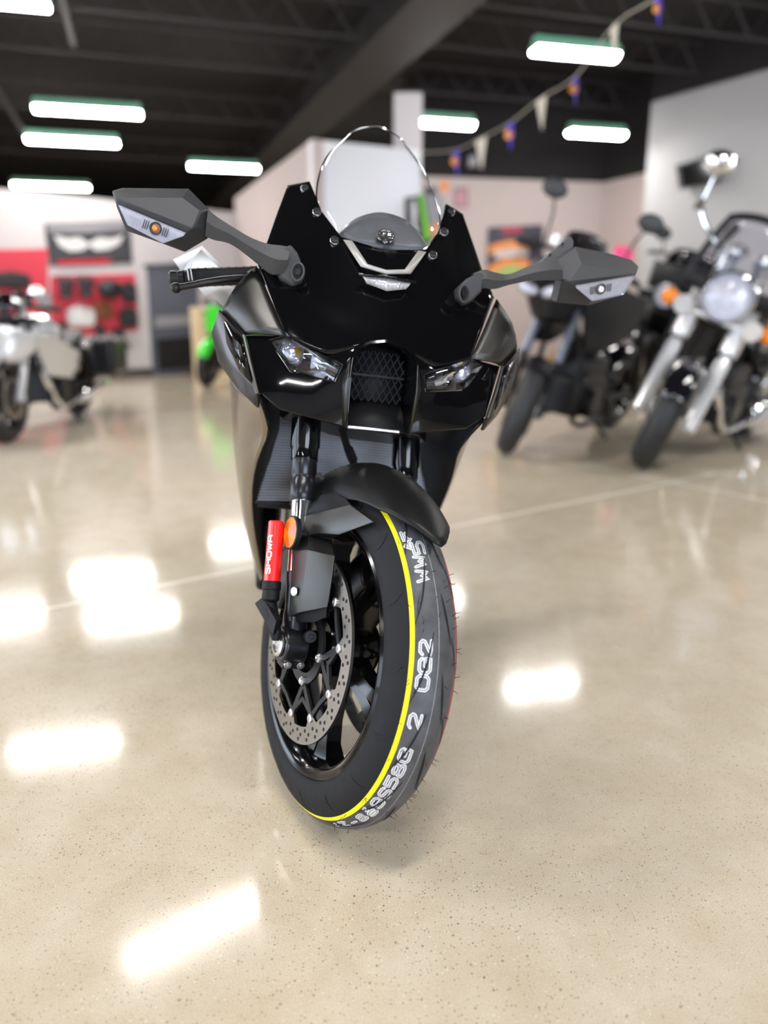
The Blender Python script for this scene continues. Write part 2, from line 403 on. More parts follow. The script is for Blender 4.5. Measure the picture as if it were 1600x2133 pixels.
# red damper cylinder with black foot, left leg as seen; its twin on the other leg
def reservoir(parent, mirror):
    a, b = fu(577, 1086, -.138), fu(566.5, 1213, -.138); d = (a - b).normalized()
    k = (lambda v: Vector((-v.x + .018, v.y, v.z))) if mirror else (lambda v: v)
    r = MB().tube([k(b), k(a - d * .002), k(a)], [.0145, .0145, .013], 28).build('damper_cylinder', RED, parent)
    r['label'] = 'red damper cylinder'
    e = fu(560, 1252, -.138); g = fu(575, 1322, -.138)
    f = MB().tube([k(b + d * .002), k(b - d * .012), k(b - d * .014), k(b - d * .03), k(b - d * .033)], [.0165, .0165, .015, .0155, .012], 24)
    f.tube([k(b - d * .03), k(e), k(g), k(g - d * .01)], [.012, .0135, .010, .006], 16)
    o1, o2, o3, o4 = fu(530, 1257, -.15), fu(547, 1243, -.15), fu(576, 1293, -.145), fu(568, 1324, -.15)
    f.prism([k(o1), k(o2), k(o3), k(o4)], k(Vector((.014, .012, 0))) - k(Vector((0, 0, 0))))
    f.build('damper_foot', TB, parent, bevel=.003)
    if not mirror:                            # white maker's lettering running up the cylinder
        L = MB(); ax = d; cc = (a + b) / 2; fac = Vector((-.86, -.5, 0)); fac = (fac - ax * fac.dot(ax)).normalized(); tn = ax.cross(fac)
        g5 = {'s': GL['S'], 'h': [[(0, 0), (0, 1)], [(1, 0), (1, 1)], [(0, .5), (1, .5)]], 'o': GL['0'], 'w': GL['W'], 'a': [[(0, 0), (0, .8), (.3, 1), (.7, 1), (1, .8), (1, 0)], [(0, .4), (1, .4)]]}
        for i, c_ in enumerate('showa'):
            for st in g5[c_]:
                pts = []
                for (u0, v0), (u1, v1) in zip(st, st[1:]):
                    for kk in range(4): pts.append((u0 + (u1 - u0) * kk / 4, v0 + (v1 - v0) * kk / 4))
                pts.append(st[-1]); rows = []
                for j, (u, v) in enumerate(pts):
                    u0, v0 = pts[max(0, j - 1)]; u1, v1 = pts[min(len(pts) - 1, j + 1)]
                    du, dv = (u1 - u0) * .0105, (v1 - v0) * .0095; l_ = math.hypot(du, dv) or 1; row = []
                    for s in (-1, 1):
                        s_ = (i - 2.5) * .0138 + u * .0105 - .001 - s * dv / l_ * .0012; w_ = -(.5 - v) * .0095 + s * du / l_ * .0012
                        an = -w_ / .0147
                        row.append(cc + ax * (s_ - .004) + (fac * math.cos(an) + tn * math.sin(an)) * .0148)
                    rows.append(row)
                L.grid(rows)
        L.build('printed_lettering', WHT, r, recalc=False)
reservoir(fl, False); reservoir(fr, True)
def reflector(parent, mirror):
    c = fu(604.5, 1109, -.128); s = -1 if not mirror else 1
    if mirror: c = Vector((-c.x + .018, c.y, c.z))
    back = MB().lathe([(0, 0), (0, .0295), (s * .008, .0295), (s * .009, .0275), (s * .009, 0)][::1], 40, c=tuple(c - Vector((s * .0085, 0, 0))))
    b = back.build('reflector_housing', TB, parent)
    f = MB(); n = 12
    for i in range(n):
        for (r0, r1) in ((0, .012), (.012, .0272)):
            a0, a1 = 2 * PI * i / n, 2 * PI * (i + 1) / n
            pts = [c + radial(r, a, s * (.004 - r * .12)) for r, a in ((r0, a0), (r1, a0), (r1, a1), (r0, a1))]
            f.poly(pts if r0 else pts[1:], 0 if (i // 2) % 2 else 1)
    f.build('amber_reflector', [AMB, AMBD], b, flat=True)['label'] = 'round amber reflector'
    MB().tube([c - Vector((s * .008, 0, 0)), c - Vector((s * .03, 0, 0))], .006, 10).build('bracket', TB, b)
reflector(fl, False); reflector(fr, True)
for s in (-1, 1):
    X = s * .0726; rows = []
    for r in (.112, .125, .15, .178, .19):
        rows.append([radial(r, math.radians(p), X + s * (.026 if .12 < r < .18 else .018)) for p in range(128, 172, 6)])
    rows2 = [[Vector((2 * X - v.x, v.y, v.z)) for v in r] for r in rows]
    c_ = MB().grid(rows).grid(rows2)
    c_.grid([rows[0], rows2[0]]).grid([rows[-1], rows2[-1]]).grid([[r[0] for r in rows], [r[0] for r in rows2]]).grid([[r[-1] for r in rows], [r[-1] for r in rows2]])
    c_.build('brake_caliper', BLA, bike, FR, weld=.0004, bevel=.003)
# steering head: lower and upper yokes
yk = MB()
for t_ in (.40, .62):
    c0 = U * t_; hv = Vector((0, -.91, .4147))
    pts = [(-.14, -.02), (-.098, -.045), (0, -.03), (.116, -.045), (.15, -.02), (.15, .02), (.116, .04), (0, .06), (-.098, .04), (-.14, .02)]
    yk.prism([c0 + Vector((a, 0, 0)) - hv * b for a, b in pts], U * .022)
yk.tube([U * .40 + Vector((.009, .04, 0)), U * .64 + Vector((.009, .04, 0))], .03, 20)
yk.build('fork_yoke', BLA, bike, FR, bevel=.003)

# ------------------------------------------------------------------ front mudguard
def cap_edge(a):
    tb = [(0, 51), (10, 52.5), (20, 55.5), (43, 62), (67, 71), (85, 84), (95, 92)]; a = abs(a)
    for (a0, v0), (a1, v1) in zip(tb, tb[1:]):
        if a <= a1: return v0 + (v1 - v0) * (a - a0) / (a1 - a0)
    return tb[-1][1]
rows = []
for a in [-92, -85, -75, -64, -52, -40, -28, -18, -9, 0, 9, 18, 28, 40, 52, 64, 75, 85, 92]:
    ar = math.radians(a); row = []
    e0 = cap_edge(a)
    for k in range(25):
        ph = math.radians(e0 + (130 - e0) * k / 24); lift = .004 * max(0, 1 - k / 5)
        r = .3265 - .06 * (1 - math.cos(ar)) + (.004 * math.cos(ar / 2) if abs(a) < 5 else .003 * math.cos(ar)); x = .0675 * math.sin(ar)
        row.append(Vector((x, -r * math.cos(ph), r * math.sin(ph))))
    rows.append(row)
cap = MB().grid(rows).build('front_mudguard', FB, bike, FR, angle=50, solid=.003, soff=-1)
def side_piece(mir):
    s = -1 if mir else 1
    k = lambda px, py, x: (lambda v: Vector((v.x * s + (.012 if mir else 0), v.y, v.z)))(fu(px, py, x))
    g = MB()
    A = [k(640, 1072, -.096), k(728, 1050, -.07), k(778, 1087, -.064), k(706, 1114, -.077), k(661, 1110, -.094)]
    g.poly(A)
    T0 = [k(612, 1118, -.11), k(642, 1116, -.098), k(690, 1122, -.066)]
    T = [k(608, 1146, -.117), k(641, 1146, -.114), k(697, 1158, -.086)]
    Mi_ = [k(606, 1200, -.117), k(634, 1200, -.114), k(690, 1208, -.087)]
    Bo = [k(602, 1284, -.116), k(624, 1276, -.114), k(681, 1265, -.088)]
    g.grid([T0, T, Mi_, Bo]); g.poly([T0[1], A[4], A[3], T0[2]]); g.poly([A[0], A[4], T0[1]]); g.poly([A[0], T0[1], T0[0]])
    o = g.build('mudguard_side', SG, cap, solid=.004, weld=.0005, angle=25, bevel=.0012)
    q = MB().poly([k(602, 1050, -.09), k(640, 985, -.07), k(668, 986, -.055), k(730, 1050, -.07), k(640, 1073, -.0965)]); q.build('mudguard_bracket', TB, cap, solid=.004)
    w = MB().prism([k(602, 1280, -.112), k(681, 1264, -.084), k(679, 1285, -.08), k(655, 1296, -.09), k(615, 1296, -.105)], (s * .006, .02, 0)).build('mudguard_lower_lip', TB, cap)
    b = MB(); c = k(614, 1232, -.1185); b.disc(c, (-s, -.25, 0), .0085, 20, 0, .003); b.build('mudguard_bolt', SIL, cap, bevel=.0015)
side_piece(False); side_piece(True)

# ------------------------------------------------------------------ upper cowl (right half described, then mirrored)
a1 = S((645, 377), (930, 425), .345); a2 = S((600, 385), (965, 447), .36)
b1 = S((668, 440), (912, 478), .285); b2 = S((632, 440), (940, 484), .29); b3 = S((578, 446), (986, 503), .315)
c0 = M0((798, 520), .215); c1 = S((708, 492), (885, 521), .222); c2 = S((640, 515), (945, 555), .225); c3 = S((556, 505), (1005, 560), .27)
d0 = M0((806, 606), .16); d1 = S((745, 585), (862, 602), .168); d2 = S((640, 590), (955, 636), .18); d3 = S((540, 548), (1031, 622), .224)
e0 = M0((795, 655), .122); e1 = S((735, 655), (862, 674), .126); e2 = S((650, 645), (945, 688), .142); e3 = S((569, 623), (1006, 687), .176)
f0 = M0((787, 707), .084); f1 = S((735, 722), (855, 738), .09); f2 = S((672, 738), (905, 772), .108); f3 = S((597, 697), (982, 748), .134)
cow = MB()
V = [a1, a2, b1, b2, b3, c0, c1, c2, c3, d0, d1, d2, d3, e0, e1, e2, e3, f0, f1, f2, f3]
ix = {n: i for i, n in enumerate('a1 a2 b1 b2 b3 c0 c1 c2 c3 d0 d1 d2 d3 e0 e1 e2 e3 f0 f1 f2 f3'.split())}
Q = ['a1 b1 b2', 'a1 b2 b3 a2', 'b1 c1 c2 b2', 'b2 c2 c3 b3', 'c0 d0 d1 c1', 'c1 d1 d2 c2', 'c2 d2 d3 c3', 'd0 e0 e1 d1', 'd1 e1 e2 d2', 'd2 e2 e3 d3', 'e0 f0 f1 e1', 'e1 f1 f2 e2', 'e2 f2 f3 e3']
cow.add(V, [[ix[n] for n in q.split()] for q in Q]); cow.mirror()
cowl = cow.build('upper_cowl', GB, bike, weld=.0006, sub=3, solid=.004, bcrease=True)
# screen screws
for L, R_, yy in (((636, 393), (938.8, 443), .338), ((661, 441), (924.8, 483.8), .283), ((696.5, 502), (901, 530), .222)):
    p = S(L, R_, yy)
    for s in (-1, 1):
        q = Vector((s * p.x, p.y - .005, p.z)); b = MB()
        b.disc(q + Vector((0, .006, -.002)), (0, -1, .35), .0082, 20, 0, .007); b.box(q + Vector((0, -.0015, .0005)), (.011, .002, .0016), mi=1)
        b.build('screen_screw', [CHR, DKM], cowl, bevel=.0015)
# silver V stripe under the screen and the black plate it frames
def strip(pairs, off=.004):
    rows = []
    for (L, R_, y1, L2, R2, y2) in pairs: rows.append([S(L, R_, y1) + Vector((0, -off, 0)), S(L2, R2, y2) + Vector((0, -off, 0))])
    return rows
vs = strip([((716, 498), (888, 527), .214, (735, 499), (872, 525), .211), ((748, 552), (852, 572), .178, (763, 548), (840, 563), .178)])
ctr = [M0((801, 571), .172) + Vector((0, -.004, 0)), M0((801, 562), .174) + Vector((0, -.004, 0))]
MB().grid([*vs, ctr]).mirror().build('silver_trim', TRM, cowl, weld=.0006, solid=.002)
# position lamp
pl = [S((752, 576), (858, 585), .162), S((764, 592), (849, 600), .157), M0((806, 607), .15), M0((805, 581), .156)]
o = Vector((0, -.006, 0)); lamp = MB()
rows = []
for k in range(13):
    u = k / 12; tp_ = pl[3].lerp(pl[0], u); bt = pl[2].lerp(pl[1], u); j = .0012 if k % 2 else 0
    rows.append([tp_ + o + Vector((0, j, 0)), tp_.lerp(bt, .5) + o * 1.5 + Vector((0, j, 0)), bt + o + Vector((0, j, 0))])
lamp.grid(rows).mirror().build('position_lamp', FROST, cowl, weld=.0004, solid=.004, soff=1)['label'] = 'small ribbed white position lamp under windscreen'
hd = strip([((745, 571), (862, 584), .164, (745, 577), (862, 590), .164)], .012)
MB().grid([[M0((805, 573), .158) + o * 2, M0((805, 580), .158) + o * 2], *hd]).mirror().build('lamp_hood', GB, cowl, weld=.0006, solid=.006)

# ------------------------------------------------------------------ headlamps and lower face
h1 = S((512, 696), (1043, 766), .165); h2 = S((561, 708), (1004, 762), .142); h3 = S((595, 770), (955, 813), .118); h4 = S((684, 793), (874.7, 817), .09)
h5 = S((703, 760), (873.7, 779), .086); h6 = f3
k1 = S((541, 818), (1013, 868), .115); k2 = S((578, 852), (966, 893), .102); k3 = S((716, 890), (847, 903), .08)
r1 = S((727, 742), (861, 760), .085); r2 = S((719, 800), (858, 812), .078)
m1 = h3.lerp(h4, .5); m2 = k2.lerp(k3, .5)
face = MB()
Vf = [h1, h2, h3, h4, h5, h6, k1, k2, k3, r1, r2, m1, m2, f1, f2]
nx = {n: i for i, n in enumerate('h1 h2 h3 h4 h5 h6 k1 k2 k3 r1 r2 m1 m2 f1 f2'.split())}
face.add(Vf, [[nx[n] for n in q.split()] for q in ['h1 h2 h3 k1', 'h1 h6 h2', 'h3 m1 m2 k2', 'k1 h3 k2', 'm1 h4 k3 m2', 'h4 h5 r1 r2', 'h4 r2 k3', 'f1 r1 h5', 'f1 h5 f2']]).mirror()
face_o = face.build('nose_panel', GB, bike, weld=.0006, solid=.004, angle=24, bevel=.0025)
def headlamp(s):
    k = lambda v, dy=0.: Vector((s * v.x, v.y + dy, v.z))
    out = [h2, h6, h5, h4, h3]; n = len(out); cen = sum(out, Vector()) / n
    hs = MB(); inn = [k(cen + (v - cen) * .93, .006) for v in out]; bk = [k(cen + (v - cen) * .82, .06) for v in out]
    hs.grid([[k(v, .002) for v in out], inn, bk], 0, cu=True); hs.poly(bk)
    ho = hs.build('headlamp', DKM, bike, angle=20)
    MB().poly([k(cen + (v - cen) * .965, .001) for v in out]).build('headlamp_lens', LENS, ho, solid=.002)
    # projector outward, square reflector inward
    pc = k(h2.lerp(h4, .36).lerp(h6.lerp(h3, .5), .3), .022) + Vector((0, 0, .002))
    pr = MB(); R_ = rot('X', 0)
    rows = []
    for i in range(9):
        a = PI / 2 * i / 8; rows.append([pc + Vector((.0195 * math.cos(a) * math.cos(2 * PI * j / 28), -.012 * math.sin(a), .021 * math.cos(a) * math.sin(2 * PI * j / 28))) for j in range(28)])
    pr.grid(rows, 0, cu=True)
    po = pr.build('projector_lens', LENSP, ho, angle=80)
    rg = MB(); rows = []
    for rr, dy in ((.0195, .002), (.0215, -.003), (.0235, 0), (.0235, .02)):
        rows.append([pc + Vector((rr * math.cos(2 * PI * j / 28), dy, rr * 1.08 * math.sin(2 * PI * j / 28))) for j in range(28)])
    rg.grid(rows, 0, cu=True).build('projector_ring', LGR, ho)
    if s < 0:
        g = MB(); rows = []
        for i in range(6):
            a = PI / 2 * (i + 1) / 8; rows.append([pc + Vector((.0196 * math.cos(a) * math.cos(b), -.0125 * math.sin(a), .0211 * math.cos(a) * math.sin(b))) for b in [-.3 + .25 * j for j in range(7)]])
        g.grid(rows).build('tinted_patch', LENSY, ho, angle=80)  # yellow reflection painted onto this side's lens only
    # stepped square reflector
    q = [h5.lerp(h6, .52), h5.lerp(h6, .16), h4.lerp(h3, .22), h4.lerp(h3, .56)]; qc = sum(q, Vector()) / 4
    q = [k(qc + (v - qc) * .86, .016) for v in q]; rf = MB(); rows = []
    for i in range(9):
        u = i / 8; rows.append([(q[0].lerp(q[3], u)).lerp(q[1].lerp(q[2], u), v / 4) + Vector((0, .012 * math.sin(PI * u) + (.004 if i % 2 else 0), 0)) for v in range(5)])
    rf.grid(rows).build('lamp_reflector', GUN, ho, flat=True)
    ft = MB(); tq = [k(cen + (v - cen) * .9, .014) for v in (h2, h6)]; w = [tq[0], tq[1], k(h6.lerp(h5, .3).lerp(cen, .25), .016), k(h2.lerp(cen, .42), .018)]
    ft.poly(w); ft.poly([k(h5.lerp(cen, .12), .014), k(h4.lerp(cen, .12), .014), k(h4.lerp(h3, .2).lerp(cen, .25), .018), k(h5.lerp(h6, .14).lerp(cen, .2), .018)])
    ft.build('lamp_bezel', LGR, ho, solid=.004)
headlamp(-1); headlamp(1)

# ------------------------------------------------------------------ ram air intake
arch = [S((718, 889), (847, 903), .078), S((719, 800), (858, 812), .074), S((728, 742), (861, 760), .08), S((738, 724), (853, 738), .084), S((757, 712), (830, 721), .085), M0((787, 708), .084)]
full = arch + [Vector((-v.x, v.y, v.z)) for v in arch[-2::-1]]
cen = Vector((0, .08, sum(v.z for v in full) / len(full)))
def ring(sc, y): return [Vector((v.x * sc, v.y + y, cen.z + (v.z - cen.z) * (sc if v.z > cen.z else 1))) for v in full]
it = MB().grid([ring(1.07, .008), ring(1.05, -.004), ring(.97, -.007), ring(.92, .002), ring(.84, .075)], 0)
it_o = it.build('intake_duct', GB, bike, angle=40)
bk = ring(.84, .074)
zmin = min(v.z for v in bk); zmax = max(v.z for v in bk)
MB().poly(bk).poly([Vector((v.x, v.y - .0, v.z)) for v in [bk[0], bk[-1]]] + [bk[-1] + Vector((0, -.06, -.004)), bk[0] + Vector((0, -.06, -.004))]).build('intake_back', MB_, it_o, solid=.002)
zm = zmin + .3 * (zmax - zmin)
low = MB().poly([Vector((-.046, .135, zm)), Vector((.046, .135, zm)), Vector((.056, .085, zmin - .002)), Vector((-.056, .085, zmin - .002))]).build('intake_floor', TB, it_o, solid=.003)
lip = S((722, 886), (818, 897), .076)
MB().box((-.006, .078, zmin + .001), (.092, .008, .006)).build('intake_lip', SIL, it_o, bevel=.002)
ms = MB(); w2, z0_, z1_ = .046, zm, zmax - .012
def clip_bar(p, q, r):
    ms.tube([Vector((p[0], .128, p[1])), Vector((q[0], .128, q[1]))], r, 4, caps=False)
pit = .0125; hgt = z1_ - z0_
for s in (-1, 1):
    k = -20
    while k < 24:
        x0 = k * pit; pts = []
        for j in range(60):
            u = j / 59; x = x0 + s * u * hgt * .55; z = z0_ + u * hgt
            lim = w2 * (1 if u < .8 else math.sqrt(max(0, 1 - ((u - .8) / .2) ** 2 * .55)))
            if abs(x) < lim: pts.append((x, z))
        if len(pts) > 2: clip_bar(pts[0], pts[-1], .0011)
        k += 1
ms.tube([(-w2, .125, z0_ + hgt * .52), (w2, .125, z0_ + hgt * .52)], .0022, 6)
ms.build('intake_mesh', MSH, it_o)
for s in (-1, 1):                              # bright ridges down both sides of the duct
    p = [arch[0], arch[1], arch[2]]; rd = MB()
    rd.grid([[Vector((s * (v.x + .001), v.y - .007, v.z)), Vector((s * (v.x + w_), v.y + .004, v.z))] for v, w_ in zip(p, (.006, .011, .004))])
    rd.build('intake_ridge', SG, it_o, solid=.002)

# ------------------------------------------------------------------ satin side panels and winglets
g1 = S((535.6, 549), (1035, 626), .214); g2 = S((468, 642), (1081, 729), .206)
pm = MB(); mid = (g1 + g2 + h1 + f3) / 4 + Vector((.012, -.012, 0))
e_l = [g1.lerp(f3, t_ / 4) for t_ in range(5)]; e_r = [g2.lerp(h1, t_ / 4) for t_ in range(5)]; rows = []
for i in range(5):
    row = []
    for j in range(5):
        v = j / 4; p = e_l[i].lerp(e_r[i], v) + Vector((.010, -.016, .004)) * (math.sin(PI * v) * (.6 + .4 * math.sin(PI * i / 4)))
        row.append(p)
    rows.append(row)
pm.grid(rows).pair('side_panel', SG, bike, weld=.0005, sub=1, solid=.004, bcrease=True)
q1 = S((466, 641), (1084, 729), .21); q2 = S((454, 700), (1084, 765), .235); q3 = S((464, 762), (1066, 815), .215); q4 = S((505, 815), (1040, 862), .165); q5 = S((545, 856), (1013, 888), .125)
h1o = h1 + Vector((.003, -.002, 0)); k1o = k1 + Vector((.003, -.002, -.002))
wi = MB(); Vw = [h1o, q1, q2, q3, q4, q5, k1o, h1o.lerp(k1o, .5)]
wi.add(Vw, [[0, 1, 2, 7], [7, 2, 3, 4], [7, 4, 6], [6, 4, 5]])
wos = wi.pair('winglet', WGL, bike, weld=.0005, solid=.004, angle=30, bevel=.002)
wf_ = MB().grid([[h1 + Vector((0, .004, .006)), g2 + Vector((-.004, .004, .008))], [h1o + Vector((0, .003, -.006)), q1 + Vector((-.002, .004, -.008))]])
for e_, wo in zip((wf_, wf_.flip()), wos): e_.build('winglet_seam', TB, wo, solid=.002)
ed = MB()
ed.tube([h1o + Vector((0, -.002, 0)), h1o.lerp(k1o, .5) + Vector((.001, -.003, 0)), k1o, q5], [.003, .0045, .0045, .003], 8)
for e_, wo in zip((ed, ed.flip()), wos): e_.build('winglet_edge', SG, wo)
inn = [S((478, 668), (1076, 745), .2), S((508, 702), (1046, 772), .163), S((524, 800), (1022, 850), .118), S((505, 775), (1040, 830), .155), S((485, 715), (1066, 785), .19)]
sl_ = MB().poly([v + Vector((.002, -.007, 0)) for v in inn])
for e_, wo in zip((sl_, sl_.flip()), wos): e_.build('winglet_slot', GB, wo, solid=.002)
ot = MB().poly([inn[1].lerp(inn[0], .5) + Vector((0, -.012, -.01)), inn[1] + Vector((0, -.012, -.01)), inn[2] + Vector((.004, -.012, .012)), inn[3].lerp(inn[4], .4) + Vector((0, -.012, 0))])

# ------------------------------------------------------------------ side fairings
inner = [((578, 864), .13), ((571, 900), .165), ((549, 930), .2), ((531, 985), .26), ((527, 1050), .31), ((535, 1120), .36), ((552, 1205), .44)]
outer = [((479, 770), .33), ((484, 880), .37), ((490, 950), .4), ((500, 1030), .43), ((514, 1110), .45), ((531, 1165), .47), ((553, 1212), .5)]
rows = []
for (pi, yi), (po, yo) in zip(inner, outer):
    a = bu(*pi, yi); b = bu(*po, yo); a.x = -a.x + .004; b.x = -b.x + .004
    m = a.lerp(b, .5); m.x += .012; m.y -= .01
    bk_ = Vector((b.x * .985, b.y + .2, b.z - .02)); bk2 = Vector((b.x * .93, b.y + .42, b.z * .94 - .01))
    rows.append([a, m, b, bk_, bk2])
rows[0][0] = k1o + Vector((0, .006, -.004))
fa = MB().grid(rows).pair('side_fairing', BZ, bike, weld=.0004, sub=2, solid=.004)
sm_ = MB()                                      # dark inner liners between fairing and radiator
lin = [[r[0], Vector((r[0].x * .8, max(r[0].y + .12, .33), r[0].z)), Vector((.16, max(r[0].y + .2, .4), r[0].z))] for r in rows]
sm_.grid(lin).pair('fairing_liner', TB, bike, weld=.0004, sub=1, solid=.003)
bell = [[rows[i][j] for j in (2, 3, 4)] for i in (6,)][0]
bp = MB(); z_ = [v.z for v in bell]
bp.grid([[Vector((s * v.x * w, v.y, v.z - d)) for w, d, s in ((1, .0, 1), (.7, .07, 1), (.3, .11, 1), (.3, .11, -1), (.7, .07, -1), (1, 0, -1))] for v in (bell[0], bell[1], bell[2])])
bp.build('belly_pan', BZ, bike, sub=1, solid=.004)
# graphic on the fairing: small dark ring and a thin slash
gx = MB(); gc = rows[1][2].lerp(rows[1][1], .5)

# ------------------------------------------------------------------ radiator, cables, engine
rl, rr = bu(556, 880, .37), bu(548, 1046, .33); tr_ = bu(905, 905, .37)
XL = max(abs(rl.x), abs(tr_.x)); zt, zb = rl.z + .012, rr.z
rc = MB(); nf = 30
for i in range(nf):
    z = zb + (zt - zb) * (i + .5) / nf; row = []
    for side in (0, 1):
        pts = []
    h_ = (zt - zb) / nf * .33; rows_ = []
    for j in range(9):
        x = -XL + 2 * XL * j / 8; y = .37 - .04 * (zt - z) / (zt - zb) + .03 * (1 - (x / XL) ** 2)
        rows_.append([Vector((x, y + .004, z - h_)), Vector((x, y - .005, z + h_ * .5)), Vector((x, y - .003, z + h_)), Vector((x, y + .01, z + h_)), Vector((x, y + .01, z - h_))])
    rc.grid(rows_, 0, cu=True)
rb = [[Vector((x, .377 - .04 * (zt - z) / (zt - zb) + .03 * (1 - (x / XL) ** 2), z)) for x in [-XL + 2 * XL * j / 8 for j in range(9)]] for z in (zb, zt)]
rc.grid(rb, 1)
ra = rc.build('radiator', [RAD, RADD], bike, angle=30)
for s in (-1, 1):
    MB().prism([Vector((s * XL, .36, zt + .01)), Vector((s * (XL + .012), .36, zt + .005)), Vector((s * (XL + .02), .33, zb + .06)), Vector((s * (XL + .014), .325, zb + .012)), Vector((s * (XL + .012), .325, zb - .002)), Vector((s * XL, .325, zb - .004))], (0, .05, 0)).build('radiator_tank', SIL, ra, bevel=.003)
MB().box((0, .36, zb - .006), (2 * XL, .05, .014)).build('radiator_frame', BLA, ra, bevel=.002)
hs = MB()
for dx in (0, 7):
    hs.tube(smooth_path([bu(708 + dx, 885, .2), bu(715 + dx, 915, .22), bu(728 + dx, 955, .25), bu(745 + dx, 985, .27), bu(770 + dx, 1040, .3)], 6), .0042, 8)
hs.tube([bu(726, 935, .22), bu(736, 958, .24)], .009, 8)
hs.build('brake_hose', RUB, bike)
en = MB()
en.box((0, .72, .52), (.36, .4, .36)); en.box((0, .66, .34), (.32, .34, .2)); en.prism([(-.17, .5, .62), (.17, .5, .62), (.17, .46, .45), (-.17, .46, .45)], (0, .1, 0))
for s in (-1, 1): en.lathe([(0, 0), (0, .085), (s * .03, .08), (s * .045, .06), (s * .045, 0)], 28, c=(s * .12, .74, .5))
eo = en.build('engine', DKM, bike, bevel=.012)
for i in range(4):
    x = -.12 + .08 * i
    MB().tube(smooth_path([(x, .48, .56), (x, .42, .5), (x * .9, .41, .38), (x * .6, .46, .25), (x * .4, .6, .2)], 6), .019, 14).build('exhaust_header', ALU, eo)
cv = MB().lathe([(0, 0), (0, .03), (-.02, .034), (-.022, .05), (-.008, .055), (0, .055)], 28, c=(-.135, .46, .40)); cv.build('engine_cover', BLA, eo)
MB().tube(smooth_path([(.05, .8, .2), (.12, 1.0, .24), (.17, 1.2, .34), (.19, 1.42, .44)], 6), [.03] * 6 + [.045] * 13, 20).build('exhaust', DKM, bike)
# ------------------------------------------------------------------ frame, tank, seat, tail, rear wheel, stand
tank = []
for y, z, w, h in ((.52, .88, .05, .03), (.56, .9, .14, .09), (.66, .91, .17, .12), (.8, .88, .165, .11), (.92, .83, .12, .08), (.98, .81, .06, .04)):
    tank.append([Vector((w * math.cos(a), y, z + h * math.sin(a))) for a in [2 * PI * j / 20 for j in range(20)]])
MB().grid(tank, 0, cu=True).poly(tank[0]).poly(tank[-1]).build('fuel_tank', GB, bike)
MB().grid([[Vector((x * w, y, z - (x * x) * .02)) for x in (-1, -.5, 0, .5, 1)] for y, z, w in ((.96, .82, .07), (1.05, .81, .13), (1.2, .83, .14), (1.28, .88, .11))]).build('seat', TB, bike, solid=.05, sub=1)
MB().grid([[Vector((x * w, y, z - (x * x) * .05)) for x in (-1, -.5, 0, .5, 1)] for y, z, w in ((1.22, .9, .11), (1.35, .95, .1), (1.5, .98, .08), (1.64, 1.0, .04))]).build('tail', GB, bike, solid=.05, sub=1)
fm = MB()
for s in (-1, 1):
    fm.tube(smooth_path([(s * .05, .42, .82), (s * .16, .56, .76), (s * .17, .8, .66), (s * .14, .98, .48)], 6), .028, 10, flat=1.6)
    fm.tube([(s * .14, .98, .42), (s * .13, 1.2, .36), (s * .13, 1.45, .341)], .026, 10)
fm.build('frame', BLA, bike)
rw = MB().lathe([(-.07, .31), (-.078, .28), (-.07, .23), (-.06, .22), (.06, .22), (.07, .23), (.078, .28), (.07, .31), (.04, .323), (0, .327), (-.04, .323)], 90, closed=True, c=(0, 1.45, .341)).build('rear_tyre', RUB, bike)
rr_ = MB().lathe([(-.075, .225), (-.07, .2), (0, .19), (.07, .2), (.075, .225), (0, .21)], 70, closed=True, c=(0, 1.45, .341)).lathe([(-.08, .015), (-.08, .06), (.08, .06), (.08, .015)], 24, closed=True, c=(0, 1.45, .341))
for k in range(5):
    a = 2 * PI * k / 5; d = Vector((0, -math.cos(a), math.sin(a))); rr_.tube([Vector((0, 1.45, .341)) + d * .05, Vector((0, 1.45, .341)) + d * .195], [.022, .016], 8)
rr_.build('rear_wheel', GB, bike)
MB().lathe([(-.0845, .075), (-.0845, .11), (-.0795, .11), (-.0795, .075)], 60, closed=True, c=(0, 1.45, .341)).build('rear_brake_disc', DISC, bike)
MB().tube([(.13, .86, .3), (.25, .9, .064), (.27, .89, .064)], [.012, .012, .016], 10).build('side_stand', BLA, bike)

# ------------------------------------------------------------------ windscreen
sr = []
ctr_ = [c0, M0((797, 450), .262), M0((795, 370), .335), M0((794, 305), .41), M0((793, 263), .455)]
edg = [c1 + Vector((-.002, 0, 0)), S((667, 440), (914, 478), .292), S((675, 392), (926, 433), .35), S((695, 338), (901, 359), .42), S((736, 292), (855, 298), .45)]
for c_, e_ in zip(ctr_, edg):
    row = []
    for k in range(9):
        u = k / 8; p = c_.lerp(e_, math.sin(u * PI / 2) if False else u); x_ = e_.x * math.sin(u * PI / 2 * .97) / math.sin(PI / 2 * .97); p = Vector((x_ if c_ is not c0 else p.x, p.y - (.03 if e_ is not edg[-1] else .01) * (math.cos(u * PI / 2)) ** 1.0 * (u * (2 - u)) ** .5 * 1.0, p.z)); row.append(p)
    sr.append(row)
def cat_rows(rows, n=5):
    cols = [smooth_path([r[j] for r in rows], n) for j in range(len(rows[0]))]; return [[c[i] for c in cols] for i in range(len(cols[0]))]
srs = cat_rows(sr)
sc = MB().grid(srs).mirror().build('windscreen', CLEAR, bike, weld=.0004, angle=80)
rimp = [r[-1] for r in srs][6:] + [srs[-1][j] for j in range(7, -1, -1)]
rimp = rimp + [Vector((-v.x, v.y, v.z)) for v in rimp[-2::-1]]
MB().tube(rimp, .0017, 6).build('windscreen_rim', glass('screen_edge', (.7, .72, .78), 1, .1, .35), sc)
